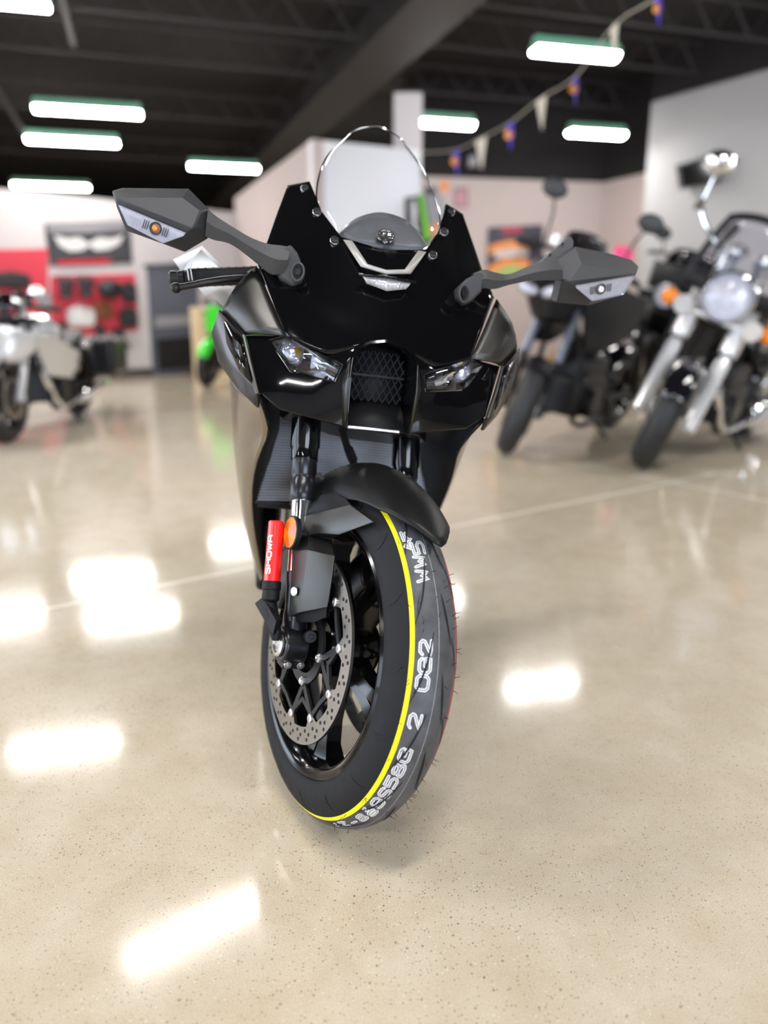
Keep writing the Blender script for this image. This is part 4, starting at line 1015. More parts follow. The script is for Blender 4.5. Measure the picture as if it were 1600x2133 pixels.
GP = lambda px, py: at_z(px, py, 0)
motorbike(dict(label='black cruiser with shiny chrome forks, round headlight and tall handlebar at right', axle=(1385, 866), yaw=-42, lean=12, steer=21, rake=32, R=.325, hw=.076, wb=1.62, fs=.145, forklen=.86, lowlen=.42, lowr=.042, upr=.03, forkcover=.47, forklow=FSIL, coverr=.054, fender=(28, 165),
     headlight=(.14, .70, .17), bar=(.40, .36, .1), riser=True, mirror=(.0, .2, .085), signals=True, sigt=.64, sigx=.29, sigr=.05, screen=(.26, .42, .86), screenm=LENS, sbag=.07, frame=True, seat_h=.68, spokes=14, rimmat=CHR, discs=(-1,), cylm=BLA, exhausts=(-1, 1), tank_w=.2, tank_h=.9, tank_y=.75, dash=True, lightbar=True))
motorbike(dict(label='black upright street bike with grey forks parked behind the right grey mirror', axle=(1086, 848), yaw=-38, lean=9, steer=30, rake=25, R=.285, hw=.06, wb=1.42, fs=.1, scale=1.1, forklen=.76, lowlen=.30, forklow=BLA, forkup=FORKG, lowr=.026, upr=.026, fender=(60, 140), fenderm=TB,
     headlight=None, twin=(-.0, .93), hlm=BLA, bar=(.36, .16, .06), barm=DKM, mirror=(.06, .3, .075), mirm=MG, signals=False, screen=(.15, .24, 1.0), screenm=SMOKE, brm=BLA, seat_h=.84, tank_h=1.0, exm=TAN, cylm=BLA,
     nose=[(.05, .02, 1.1), (.16, .03, 1.06), (.2, .06, .98), (.16, .1, .84), (.1, .12, .76)], nosem=PAINT_D, side=[(.16, .2, 1.02), (.2, .6, 1.0), (.22, 1.1, .92), (.2, 1.0, .7), (.19, .62, .60), (.17, .36, .62)], sidem=PAINT_D, exhausts=(-1,)))
motorbike(dict(label='dark motorcycle with smoked windscreen standing behind the chrome cruiser', axle=(1320, 772), yaw=-55, lean=8, steer=16, rake=30, R=.33, hw=.065, wb=1.65, fs=.13, scale=1.1, forklen=.8, lowlen=.4, forklow=BLA, forkup=BLA, lowr=.035, fender=(20, 160), headlight=(.1, .66, .14), hlm=BLA,
     bar=(.42, .26, .14), barm=BLA, mirror=(.05, .16, .08), mirm=BLA, signals=False, screen=(.26, .34, .9), screenm=SMOKE, sbag=.2, brm=BLA, seat_h=.74, tank_w=.22, tank_h=1.0, bags=True, sidem=PAINT_D, side=[(.2, .1, .62), (.24, .2, 1.0), (.25, .7, .96), (.26, 1.2, .7), (.26, 1.1, .2), (.24, .42, .2), (.2, .3, .42)], exm=BLA))
p = GP(22, 922)
motorbike(dict(label='silver and black motorcycle facing the viewer, cut off by the left picture edge', x=p.x - .03, y=p.y, yaw=4, lean=2, steer=-6, rake=28, R=.31, hw=.07, wb=1.6, fs=.13, forklen=.6, lowlen=.3, forklow=PAINT_S, forkup=BLA, fender=(35, 150), fenderm=PAINT_S, headlight=None,
     bar=(.3, .1, .1), barm=BLA, mirror=(.0, .1, .06), mirm=CHR, signals=False, screen=(.16, .1, 1.05), screenm=SMOKE, seat_h=.66, tank_h=.76, tank_w=.2, paint=PAINT_S, nose=[(.05, -.05, .80), (.2, -.06, .78), (.27, -.03, .7), (.2, -.04, .6), (.08, -.02, .54)], bags=True, bagm=BLA, exhausts=(1,),
     side=[(.2, .1, .76), (.3, .3, .72), (.3, .8, .6), (.26, .7, .4), (.22, .3, .45)]))
p = GP(432, 806)
motorbike(dict(label='bright green and black motorcycle half hidden behind the black sport bike', x=p.x, y=p.y, yaw=-20, lean=8, steer=10, rake=26, R=.3, hw=.06, wb=1.4, forklen=.6, forklow=BLA, forkup=BLA, fender=(20, 130), fenderm=PAINT_G, headlight=None, bar=(.33, .04, .08), barm=BLA, mirror=(.08, .12, .06), mirm=BLA, signals=False, paint=PAINT_G,
     nose=[(.05, -.02, 1.0), (.17, .0, .9), (.19, .04, .76), (.12, .02, .66)], side=[(.17, .15, .86), (.2, .5, .84), (.21, .75, .5), (.18, .5, .2), (.19, .32, .4)], seat_h=.78, screen=(.14, .16, 1.1)))
APERTURE = .018; EXPO = 1.1
# ================================================================== showroom
WALL = mat('wall_white', (.62, .575, .585), .75, noise=.03, nscale=3)
WALLG = mat('wall_grey', (.42, .415, .42), .8, noise=.03, nscale=2)
WALLP = mat('wall_tan', (.52, .44, .42), .8, noise=.04, nscale=2)
DARK = mat('ceiling_black', (.008, .0062, .0075), .85, noise=.3, nscale=4)
BEAM = mat('beam_brown_black', (.024, .020, .020), .7, noise=.25, nscale=5)
STEEL = mat('joist_grey', (.045, .04, .042), .6, .2, noise=.2, nscale=8)
BASEB = mat('baseboard_dark', (.05, .04, .045), .6, noise=.1)
LIGHT = mat('lamp_tube', (.9, .9, .9), .4, emit=(1, .97, .94), estr=LAMP if 'LAMP' in globals() else 30.)
HOUS = mat('lamp_housing_green', srgb('#7fbfa0'), .5, noise=.05)

# floor: polished concrete with fine aggregate and two saw cuts
def floor_mat():
    m = bpy.data.materials.new('polished_concrete'); m.use_nodes = True; nt = m.node_tree; b = nt.nodes['Principled BSDF']; L = nt.links.new; N = nt.nodes.new
    tc = N('ShaderNodeTexCoord')
    def noise(s, d=4, r=.55):
        n = N('ShaderNodeTexNoise'); n.inputs['Scale'].default_value = s; n.inputs['Detail'].default_value = d; n.inputs['Roughness'].default_value = r; L(tc.outputs['Object'], n.inputs['Vector']); return n.outputs['Fac']
    def ramp(inp, *st):
        r = N('ShaderNodeValToRGB'); e = r.color_ramp.elements
        while len(e) < len(st): e.new(.5)
        for k, (p, c) in zip(e, st): k.position = p; k.color = (*c, 1)
        L(inp, r.inputs[0]); return r.outputs['Color']
    def mix(f, a, bb, mode='MIX'):
        x = N('ShaderNodeMix'); x.data_type = 'RGBA'; x.blend_type = mode
        if isinstance(f, float): x.inputs['Factor'].default_value = f
        else: L(f, x.inputs['Factor'])
        for s, v in (('A', a), ('B', bb)):
            if isinstance(v, tuple): x.inputs[s].default_value = (*v, 1)
            else: L(v, x.inputs[s])
        return x.outputs['Result']
    base = ramp(noise(.55, 5), (.32, srgb('#b5a58a')), (.5, srgb('#c6b9a3')), (.68, srgb('#d6ccbc')))
    base = mix(.35, base, ramp(noise(9, 8, .75), (.35, srgb('#ab9a80')), (.65, srgb('#d8cdba'))))
    base = mix(.22, base, ramp(noise(420, 2, .6), (.36, srgb('#8d7c64')), (.64, srgb('#e6dccb'))))
    def specks(scale, lo, hi):
        v = N('ShaderNodeTexVoronoi'); v.inputs['Scale'].default_value = scale; v.inputs['Randomness'].default_value = 1; L(tc.outputs['Object'], v.inputs['Vector'])
        w = N('ShaderNodeSeparateColor'); L(v.outputs['Color'], w.inputs[0])
        r1 = N('ShaderNodeMath'); r1.operation = 'LESS_THAN'; L(v.outputs['Distance'], r1.inputs[0]); r1.inputs[1].default_value = lo
        r2 = N('ShaderNodeMath'); r2.operation = 'GREATER_THAN'; L(w.outputs[0], r2.inputs[0]); r2.inputs[1].default_value = hi
        a = N('ShaderNodeMath'); a.operation = 'MULTIPLY'; L(r1.outputs[0], a.inputs[0]); L(r2.outputs[0], a.inputs[1]); return a.outputs[0]
    patch = N('ShaderNodeMapRange'); L(noise(1.6, 3), patch.inputs['Value']); patch.inputs['From Min'].default_value = .42; patch.inputs['From Max'].default_value = .62
    def fade(f, k):
        a = N('ShaderNodeMath'); a.operation = 'MULTIPLY_ADD'; L(patch.outputs[0], a.inputs[0]); a.inputs[1].default_value = k * .45; a.inputs[2].default_value = k * .55
        c = N('ShaderNodeMath'); c.operation = 'MULTIPLY'; L(f, c.inputs[0]); L(a.outputs[0], c.inputs[1]); return c.outputs[0]
    base = mix(fade(specks(200, .28, .76), .55), base, srgb('#4d3c2a'))
    base = mix(fade(specks(110, .18, .82), .7), base, srgb('#33261a'))
    base = mix(fade(specks(150, .2, .88), .8), base, srgb('#e6dcc8'))
    base = mix(fade(specks(60, .13, .9), .6), base, srgb('#54483c'))
    # saw cuts along the building's own axes
    mp = N('ShaderNodeMapping'); mp.vector_type = 'TEXTURE'; mp.inputs['Location'].default_value = (1.54, 4.02, 0); mp.inputs['Rotation'].default_value = (0, 0, math.radians(35.5)); L(tc.outputs['Object'], mp.inputs['Vector'])
    sp = N('ShaderNodeSeparateXYZ'); L(mp.outputs[0], sp.inputs[0]); cuts = None
    for k in (0, 1):
        a = N('ShaderNodeMath'); a.operation = 'PINGPONG'; a.inputs[1].default_value = 2.6; L(sp.outputs[k], a.inputs[0])
        c = N('ShaderNodeMath'); c.operation = 'LESS_THAN'; c.inputs[1].default_value = .013; L(a.outputs[0], c.inputs[0])
        if cuts is None: cuts = c.outputs[0]
        else:
            d = N('ShaderNodeMath'); d.operation = 'MAXIMUM'; L(cuts, d.inputs[0]); L(c.outputs[0], d.inputs[1]); cuts = d.outputs[0]
    base = mix(cuts, base, srgb('#e4dac8'))
    L(base, b.inputs['Base Color'])
    rr = N('ShaderNodeMapRange'); L(noise(3, 4), rr.inputs['Value']); rr.inputs['To Min'].default_value = .07; rr.inputs['To Max'].default_value = .14
    L(rr.outputs[0], b.inputs['Roughness'])
    b.inputs['Specular IOR Level'].default_value = .2; b.inputs['Coat Weight'].default_value = .06; b.inputs['Coat Roughness'].default_value = .05
    bp = N('ShaderNodeBump'); bp.inputs['Strength'].default_value = .05; bp.inputs['Distance'].default_value = .004; L(noise(5, 2), bp.inputs['Height']); L(bp.outputs[0], b.inputs['Normal'])
    return m
struct(MB().box((0, 9, -.05), (26, 34, .1)).build('floor', floor_mat()))
HCEIL = 4.3
struct(MB().box((0, 9, HCEIL + .05), (26, 34, .1)).build('ceiling', DARK))
def wall(name, p, q, z0, z1, m, th=.12, side=1):
    p, q = Vector((p[0], p[1], 0)), Vector((q[0], q[1], 0)); d = (q - p).normalized(); n = Vector((-d.y, d.x, 0)) * th * side
    o = MB().prism([p + Vector((0, 0, z0)), q + Vector((0, 0, z0)), q + Vector((0, 0, z1)), p + Vector((0, 0, z1))], n).build(name, m); return struct(o)
# outer shell
wall('wall_rear', (-13, 25.8), (13, 25.8), 0, HCEIL, DARK)
wall('wall_left', (-12.9, 5), (-12.9, 26), 0, HCEIL, WALLP, side=1)
wall('wall_side', (-12.9, 5), (-6.6, 5), 0, HCEIL, WALLP)
wall('wall_shopfront', (-6.6, -8), (-6.6, 5), 0, HCEIL, WALLP, side=1)
wall('wall_front', (-7, -8), (13, -8), 0, HCEIL, WALL, side=-1)
DAY = mat('daylight_pane', (.8, .9, 1), .1, emit=(.72, .84, 1), estr=DAYL); DAY2 = mat('daylight_pane_side', (.8, .9, 1), .1, emit=(.72, .84, 1), estr=DAYL * .45)  # unseen glowing panes, added for bluish light on radiator and bike front
for i in range(4):
    y_ = -6.6 + 2.9 * i
    wn = struct(MB().box((-6.58, y_ + 1.2, 1.5), (.06, 2.5, 2.6)).build('window_%d' % (i + 1), STEEL, bevel=.01))
    struct(MB().box((-6.55, y_ + 1.2, 1.5), (.02, 2.36, 2.46)).build('window_pane', DAY2, wn))
wall('wall_right', (12.9, -8), (12.9, 26), 0, HCEIL, WALLG, side=-1)
for i in range(2):
    x_ = 1.0 + 2.75 * i
    wn = struct(MB().box((x_ + 1.3, -7.98, 2.2), (2.7, .06, 3.2)).build('window_%d' % (i + 5), STEEL, bevel=.01))
    struct(MB().box((x_ + 1.3, -7.95, 2.2), (2.56, .02, 3.06)).build('window_pane', DAY, wn))
# inner partitions
A0 = at_z(150, 791, 0); dA = Vector((math.cos(math.radians(42)), math.sin(math.radians(42)), 0))
P0, P1 = A0 - dA * 7.0, A0 + dA * 2.75
nA = Vector((dA.y, -dA.x, 0))
wall('wall_partition_left', P0, P1, 0, 2.41, WALL)
struct(MB().prism([P0 + nA * .0, P1, P1 + Vector((0, 0, .11)), P0 + Vector((0, 0, .11))], nA * .018).build('baseboard_left', BASEB))
W3p = Vector((-.74, 8.6, 0)); W3q = W3p + Vector((1.15, .55, 0))
wall('wall_partition_centre', P1, W3p, 0, 2.62, WALLP)
wall('wall_panel', W3p, W3q, 0, 2.62, mat('panel_white', (.8, .8, .83), .6, noise=.02))
pc_ = at_y(848, 420, 9.3)
struct(MB().box((pc_.x, 9.3, 1.6), (.31, .31, 3.2)).build('column', WALL, bevel=.01))
B0, B1 = Vector((.35, 12.6, 0)), at_y(1250, 500, 13.2); B1.z = 0
B2 = at_y(1341, 500, 12.3); B2.z = 0
wall('wall_back', B0, B1, 0, 2.95, WALLP)
wall('wall_back_return', B1, B2, 0, 2.95, WALLP)
wall('wall_back_upper', B0 + Vector((0, -.02, 0)), B1 + Vector((0, -.02, 0)), 2.93, HCEIL, DARK); wall('wall_return_upper', B1 + Vector((0, -.02, 0)), B2 + Vector((0, -.02, 0)), 2.93, HCEIL, DARK)
G1 = at_y(1343, 400, 11.6); G1.z = 0; G2 = G1 + Vector((math.cos(math.radians(-58)), math.sin(math.radians(-58)), 0)) * 9
wall('wall_grey', G1, G2, 0, 3.72, WALLG)
wall('wall_grey_upper', G1, G2, 3.7, HCEIL, DARK)
nG = Vector(((G2 - G1).normalized().y, -(G2 - G1).normalized().x, 0))
if nG.dot(CAM - G1) < 0: nG = -nG

# ceiling structure: one big girder, open-web joists, conduit
bdir = (at_z(540, 350, 3.75) - at_z(880, 30, 3.75)).normalized(); b0_ = at_z(880, 30, 3.75) - bdir * 7; b1_ = at_z(540, 350, 3.75) + bdir * 6
sd = Vector((bdir.y, -bdir.x, 0))
g_ = MB(); zb_, zt_ = Vector((0, 0, 3.66)), Vector((0, 0, HCEIL))
for (w0, w1, za, zb2) in ((-.32, .32, 3.66, 3.69), (-.04, .04, 3.69, HCEIL - .03), (-.32, .32, HCEIL - .03, HCEIL)):
    q = [Vector((b0_.x, b0_.y, za)) + sd * w0, Vector((b0_.x, b0_.y, za)) + sd * w1, Vector((b1_.x, b1_.y, za)) + sd * w1, Vector((b1_.x, b1_.y, za)) + sd * w0]
    g_.prism(q, (0, 0, zb2 - za))
struct(g_.build('ceiling_girder', BEAM))
def joist(p, q, zc, h=.34):
    p, q = Vector((p[0], p[1], zc)), Vector((q[0], q[1], zc)); j = MB(); n = max(4, int((q - p).length / .5)); up_ = Vector((0, 0, h))
    j.tube([p, q], .022, 6); j.tube([p + up_, q + up_], .022, 6)
    for i in range(n):
        a, b, m_ = p.lerp(q, i / n), p.lerp(q, (i + 1) / n), p.lerp(q, (i + .5) / n); j.tube([a, m_ + up_], .011, 5); j.tube([m_ + up_, b], .011, 5)
    return struct(j.build('ceiling_joist', STEEL))
jd = Vector((math.cos(math.radians(17)), math.sin(math.radians(17)), 0))
for (px, py) in ((300, 30), (300, 122), (250, 235), (300, 330)):
    c = at_z(px, py, 3.8); joist(c - jd * 5, c + jd * 3.2, 3.8)
for (px, py) in ((1250, 40), (1250, 130), (1050, 205)):
    c = at_z(px, py, 3.9); joist(c - jd * 2.2, c + jd * 4.5, 3.9)
for i, (px, py, l) in enumerate(((140, 40, 2.5), (35, 250, 4))):
    c = at_z(px, py, 3.72); k = jd.cross(Vector((0, 0, 1))); struct(MB().tube([c - k * l * .3, c + k * l], .03, 8).build('ceiling_conduit', STEEL))

# strip lamps
LAMPS = []
def lamp(x, y, z, ang, length, label, w=.2):
    d = Vector((math.cos(math.radians(ang)), math.sin(math.radians(ang)), 0)); s = Vector((-d.y, d.x, 0)); c = Vector((x, y, z))
    h = MB(); Rm = Matrix((d, s, Vector((0, 0, 1)))).transposed()
    h.prism([c + d * (u * length / 2) + s * (v * w / 2) + Vector((0, 0, .05)) for u, v in ((-1, -1), (1, -1), (1, 1), (-1, 1))], (0, 0, .05)); h.prism([c + d * (u * length / 2) + s * (v * w / 4) + Vector((0, 0, .1)) for u, v in ((-1, -1), (1, -1), (1, 1), (-1, 1))], (0, 0, .05))
    for u in (-.35, .35): h.tube([c + d * u * length + Vector((0, 0, .14)), Vector((c.x + d.x * u * length, c.y + d.y * u * length, HCEIL))], .003, 4, 1)
    o = h.build('ceiling_light', [HOUS, DARK], bevel=.004); tag(o, label, 'light', 'strip lights under the black ceiling')
    rows = []
    for k in range(9):
        a = PI + PI * k / 8; rows.append([c + d * (u * length * .49) + s * (w * .47 * math.cos(a)) + Vector((0, 0, .052 + .055 * math.sin(a))) for u in (-1, 1)])
    t_ = MB().grid(rows).poly([r[0] for r in rows]).poly([r[1] for r in rows]).build('lamp_tube', LIGHT, o)
    return o
LZ = 3.2; LA = 14
for (px, py, ln, lb) in ((185, 239, 1.22, 'glowing strip light, longest of the stack of three above the left mirror'), (152, 300, 1.22, 'glowing strip light, middle of the stack of three at left'),
      (107, 392, 1.35, 'glowing strip light, lowest at left, just above the wall top'), (467, 354, 1.12, 'glowing strip light alone beside the dark girder, right above the grey mirror arm'),
      (925, 264, .78, 'glowing strip light just right of the white column'), (1198, 121, .84, 'large glowing strip light beside a cream pennant, nearest at right'),
      (1242, 285, .80, 'glowing strip light nearest the grey wall with the television'), (-40, 10, 1.0, 'glowing strip light cut off by the top left corner')):
    c = at_z(px, py, LZ); lamp(c.x, c.y, LZ, LA, ln, lb)
for x, y, a in ((-1.2, 4.5, 36), (-4.6, 5.2, 36), (-5.4, 10.0, 30), (-2.7, 1.2, 36), (.3, .2, 36), (3.4, 3.4, 36), (-1.0, -2.6, 36), (3.2, -1.2, 36), (-4.5, -2.0, 36), (4.6, 7.4, 36), (-8.2, 11.5, 36), (7, 3, 36), (2.2, 15.5, 14), (-.5, 18, 14)):  # unseen lamps: some follow floor streaks, the others added to brighten the foreground
    lamp(x, y, LZ, a, 1.22, 'strip light hanging overhead out of the picture')

# ------------------------------------------------------------------ things on the left partition
def onA(px, py, off=.02): return on_plane(px, py, A0 + nA * off, nA)
def slab(name, pix, m, on, th=.02, off=.01, bevel=0.003, nrm=None):
    q = [on(x, y, off) for x, y in pix]; return MB().prism(q, nrm * th).build(name, m, bevel=bevel)
PEG = mat('red_pegboard', srgb('#d84052'), .6, noise=.12, nscale=14)
PEGP = mat('pink_pegboard', srgb('#e0607f'), .6, noise=.1, nscale=9)
DKG = mat('dark_gear', (.022, .022, .026), .6, noise=.3, nscale=20)
GRG = mat('grey_gear', (.30, .29, .31), .6, noise=.2, nscale=20)
PST = mat('poster_dark', (.05, .05, .06), .5, noise=.6, nscale=6)
PSW = mat('poster_pale', (.72, .70, .70), .5, noise=.1, nscale=10)
PSR = mat('poster_red', srgb('#c4203a'), .5, noise=.1)
DOORG = mat('door_blue_grey', (.10, .11, .14), .35, noise=.4, nscale=2.2)
o = slab('display_board', [(-120, 522), (99, 518), (99, 688), (-120, 712)], PEG, onA, nrm=nA); tag(o, 'red display board hung with dark gear, behind the silver motorcycle', 'display board', 'red boards')
o = slab('display_board', [(105, 575), (281, 570), (287, 688), (105, 706)], PEG, onA, nrm=nA); tag(o, 'red display board hung with gear, below the black banner', 'display board', 'red boards')
bn = slab('banner', [(92, 466), (270, 462), (275, 548), (104, 553)], PST, onA, nrm=nA); tag(bn, 'black banner with pale spread wings above the red board', 'banner')
w1_ = [(112, 490), (140, 497), (165, 494), (185, 507), (205, 494), (232, 497), (258, 489), (248, 509), (226, 520), (200, 522), (185, 512), (170, 522), (146, 524), (124, 512)]
ww = MB().prism([onA(x, y, .034) for x, y in w1_], nA * .003).build('banner_wings', PSW, bn)
MB().prism([onA(x, y, .034) for x, y in ((118, 543), (230, 538), (231, 549), (119, 553))], nA * .003).build('banner_strip', PSR, bn)
MB().prism([onA(x, y, .034) for x, y in ((100, 470), (262, 466), (262, 478), (180, 484), (101, 482))], nA * .002).build('banner_sky', GRG, bn)
dr = slab('door_1', [(305, 556), (411, 552), (413, 770), (318, 782)], DOORG, onA, nrm=nA); struct(dr)
struct(slab('trim_1', [(300, 551), (416, 546), (416, 553), (300, 558)], BASEB, onA, nrm=nA, th=.04))
o = MB().prism([onA(x, y, .035) for x, y in ((326, 706), (407, 700), (410, 764), (331, 772))], nA * .01).build('door_panel', DARK, dr); struct(o)
o = MB().prism([onA(x, y, .035) for x, y in ((322, 660), (408, 655), (408, 676), (323, 682))], nA * .01).build('door_rail', GRG, dr); struct(o)
def gear(kind, px, py, rx, ry, m, label, th=.09, shape='blob', ang=0.):
    c = onA(px, py, .10 if shape == 'glove' else .036); sc_k = (c - CAM).length / F
    h = MB(); u = dA; w = Vector((0, 0, 1)); rx *= sc_k * 1.25; ry *= sc_k
    if shape == 'helmet':
        rows = []
        h.ellipsoid(c + nA * rx, (rx, rx, ry)); o = h.build(kind, m)
        v = MB(); rows = [[c + nA * rx + Vector((rx * 1.03 * math.cos(t) * math.cos(a), rx * 1.03 * math.sin(t) * math.cos(a), ry * 1.03 * math.sin(a))) for t in [math.radians(-48 - 50 + 12 * k) for k in range(9)]] for a in (-.25, 0, .3)]
        v.grid(rows).build('visor', GB, o)
    elif shape == 'glove':
        h.ellipsoid(c + nA * th * .5, (rx * .8, th * .5, ry * .5), R=Matrix((dA, nA, Vector((0, 0, 1)))).transposed())
        for k in range(4): h.tube([c + nA * th * .5 + u * rx * (-.6 + .4 * k), c + nA * th * .5 + u * rx * (-.75 + .5 * k) + w * ry * .9], [rx * .2, rx * .14], 8)
        h.tube([c + nA * th * .5 - w * ry * .3, c + nA * th * .5 - w * ry], [rx * .6, rx * .75], 10)
        h.tube([c + nA * th * .5 + u * rx * .6, c + nA * th * .5 + u * rx * 1.2 + w * ry * .3], [rx * .22, rx * .15], 8)
        o = h.build(kind, m)
    elif shape == 'boot':
        h.prism([c + u * rx * a + w * ry * b for a, b in ((-.6, 1), (.5, 1), (.45, -.3), (1.1, -.7), (1.1, -1), (-.7, -1), (-.55, -.2))], nA * th); o = h.build(kind, m, bevel=.012)
        MB().prism([c + u * rx * a + w * ry * b for a, b in ((-.75, -.98), (1.15, -.98), (1.15, -1.12), (-.75, -1.12))], nA * th).build('sole', RUB, o)
    else:
        h.prism([c + u * rx * a + w * ry * b for a, b in ((-1, .6), (-.6, 1), (.6, 1), (1, .6), (.95, -.8), (.6, -1), (-.6, -1), (-.95, -.8))], nA * th); o = h.build(kind, m, bevel=.02)
        MB().tube([c + u * -.3 * rx + w * ry + nA * th * .5, c + w * ry * 1.3 + nA * th * .5, c + u * .3 * rx + w * ry + nA * th * .5], .008, 6).build('strap', m, o)
        MB().prism([c + u * rx * a + w * ry * b + nA * th for a, b in ((-.7, .1), (.7, .1), (.6, -.7), (-.6, -.7))], nA * .02).build('pocket', m, o, bevel=.008)
    return tag(o, label, kind.replace('_', ' '))
gear('glove', 134, 596, 14, 21, DKG, 'dark glove, left one of the pair at the top of the red board', shape='glove')
gear('glove', 175, 594, 14, 21, DKG, 'dark glove, right one of the pair at the top of the red board', shape='glove')
gear('helmet', 218, 603, 18, 18, DKG, 'dark round helmet right of the two gloves on the red board', shape='helmet')
gear('bag', 266, 610, 12, 18, DKG, 'dark bag at the right edge of the red board')
gear('bag', 92, 630, 9, 16, GRG, 'small pale grey bag between the two red boards')
gear('bag', 166, 660, 21, 18, PSW, 'white bag on the lower half of the red board')
gear('boot', 128, 682, 11, 9, DKG, 'small dark shoe in front of the white bag', shape='boot')
gear('bag', 212, 648, 14, 14, mat('gear_gold', srgb('#7c4a2e'), .5, noise=.5, nscale=25), 'brown and black bag under the round helmet')
gear('bag', 265, 662, 14, 18, DKG, 'dark bag low at the right edge of the red board')
gear('boot', 208, 703, 11, 24, DKG, 'tall dark boot hanging below the red board, left one', shape='boot')
gear('boot', 246, 703, 13, 18, DKG, 'short dark boot hanging below the red board, right one', shape='boot')
gear('bag', 22, 584, 26, 13, DKG, 'wide dark bag on the red board above the silver motorcycle')
gear('boot', 4, 640, 12, 24, DKG, 'tall dark boot on the red board at the picture edge', shape='boot')
gear('boot', 40, 640, 12, 30, DKG, 'tall dark boot beside another on the red board', shape='boot')

# beige stand and dark figure of goods left of the black bike
def stand(name, px, py0, py1, Y, w, m, label, cat):
    c = at_y(px, py1, Y); t_ = at_y(px, py0, Y); o = MB().box((c.x, Y, (t_.z + 0) / 2), (w, .12, t_.z)).build(name, m, bevel=.01); return tag(o, label, cat)
bd_ = stand('display_cabinet', 452, 640, 800, 11.2, .62, mat('beige_board', srgb('#d8bf9c'), .6, noise=.08), 'beige display cabinet standing behind the green motorcycle', 'cabinet')
MB().box((at_y(452, 640, 11.2).x, 11.13, .55), (.5, .02, .8)).build('cabinet_door', mat('beige_door', srgb('#c9ae8c'), .6, noise=.08), bd_, bevel=.004)

# ------------------------------------------------------------------ things on the back wall, column and grey wall
dB = (B1 - B0).normalized(); nB = Vector((dB.y, -dB.x, 0)); nB = nB if nB.dot(CAM - B0) > 0 else -nB
def onB(px, py, off=.02): return on_plane(px, py, B0 + nB * off, nB)
def onG(px, py, off=.02): return on_plane(px, py, G1 + nG * off, nG)
OR = mat('art_orange', srgb('#e8914e'), .5, noise=.25, nscale=7); GRN = mat('art_green', srgb('#9dbb6e'), .5, noise=.3, nscale=7); PALE_ = mat('art_pale', srgb('#cfc4bf'), .5, noise=.1); DKB = mat('art_dark', srgb('#3a3644'), .5, noise=.3, nscale=6); SLR = mat('art_red', srgb('#b02c45'), .5, noise=.1)
fr1 = slab('picture', [(945, 392), (974, 390), (976, 432), (946, 434)], mat('frame_mauve', srgb('#8d747c'), .5, noise=.2), onB, nrm=nB); tag(fr1, 'small mauve picture on the back wall right of the windscreen', 'picture')
MB().prism([onB(x, y, .032) for x, y in ((950, 398), (970, 396), (971, 427), (951, 428))], nB * .004).build('picture_print', mat('print_pink', srgb('#c08a90'), .5, noise=.3, nscale=6), fr1)
o = slab('sign', [(915, 379), (934, 378), (935, 397), (916, 398)], OR, onB, nrm=nB); tag(o, 'tiny orange sign on the back wall behind the windscreen edge', 'sign')
ds = slab('display_board', [(1016, 474), (1130, 468), (1132, 575), (1014, 580)], DKB, onB, nrm=nB, th=.03); tag(ds, 'dark display board with orange and green bands behind the right mirror', 'display board')
for nm, pix, m in (('board_label', [(1046, 475), (1086, 472), (1086, 484), (1046, 487)], SLR), ('orange_band', [(1018, 512), (1060, 500), (1100, 505), (1100, 520), (1060, 516), (1018, 530)], OR), ('pale_band', [(1030, 524), (1080, 514), (1102, 520), (1100, 532), (1030, 538)], PALE_),
                   ('lower_orange_band', [(1016, 556), (1050, 538), (1100, 540), (1110, 574), (1016, 577)], OR), ('green_band', [(1030, 566), (1060, 553), (1090, 556), (1096, 574), (1032, 576)], GRN)):
    MB().prism([onB(x, y, .043 + (.004 if nm == 'green_band' else 0)) for x, y in pix], nB * .003).build(nm, m, ds)
o = slab('helmet', [(1088, 495), (1106, 488), (1124, 494), (1124, 514), (1106, 520), (1088, 512)], DKG, onB, nrm=nB, th=.16, off=.05, bevel=.04); tag(o, 'black helmet in front of the banded display board', 'helmet')
MB().prism([onB(x, y, .212) for x, y in ((1090, 500), (1122, 498), (1122, 508), (1090, 510))], nB * .01).build('visor', GB, o)
o = slab('sign', [(1202, 502), (1222, 500), (1223, 518), (1203, 520)], mat('olive', srgb('#8f8552'), .6, noise=.1), onB, nrm=nB); tag(o, 'small olive sign on the back wall right of the street bike', 'sign')
o = slab('sale_card', [(1279, 512), (1318, 514), (1318, 546), (1279, 546)], mat('hot_pink', srgb('#f04a84'), .6, noise=.06), lambda x, y, off: at_y(x, y, 9.5 + off), nrm=Vector((0, -1, 0)), th=.01); tag(o, 'hot pink card on a post above the right mirror tip', 'card')
cpk = at_y(1299, 546, 9.5); MB().tube([(cpk.x, 9.52, 0), (cpk.x, 9.52, cpk.z + .1)], .012, 8).build('post', DKM, o)
spk = slab('loudspeaker', [(972, 322), (998, 320), (998, 350), (972, 352)], DKG, onB, nrm=nB, th=.2, off=.07); tag(spk, 'small black loudspeaker high on the back wall between the pennants', 'loudspeaker')
MB().prism([onB(x, y, .275) for x, y in ((976, 327), (994, 325), (994, 346), (976, 348))], nB * .004).build('speaker_grille', GRG, spk)
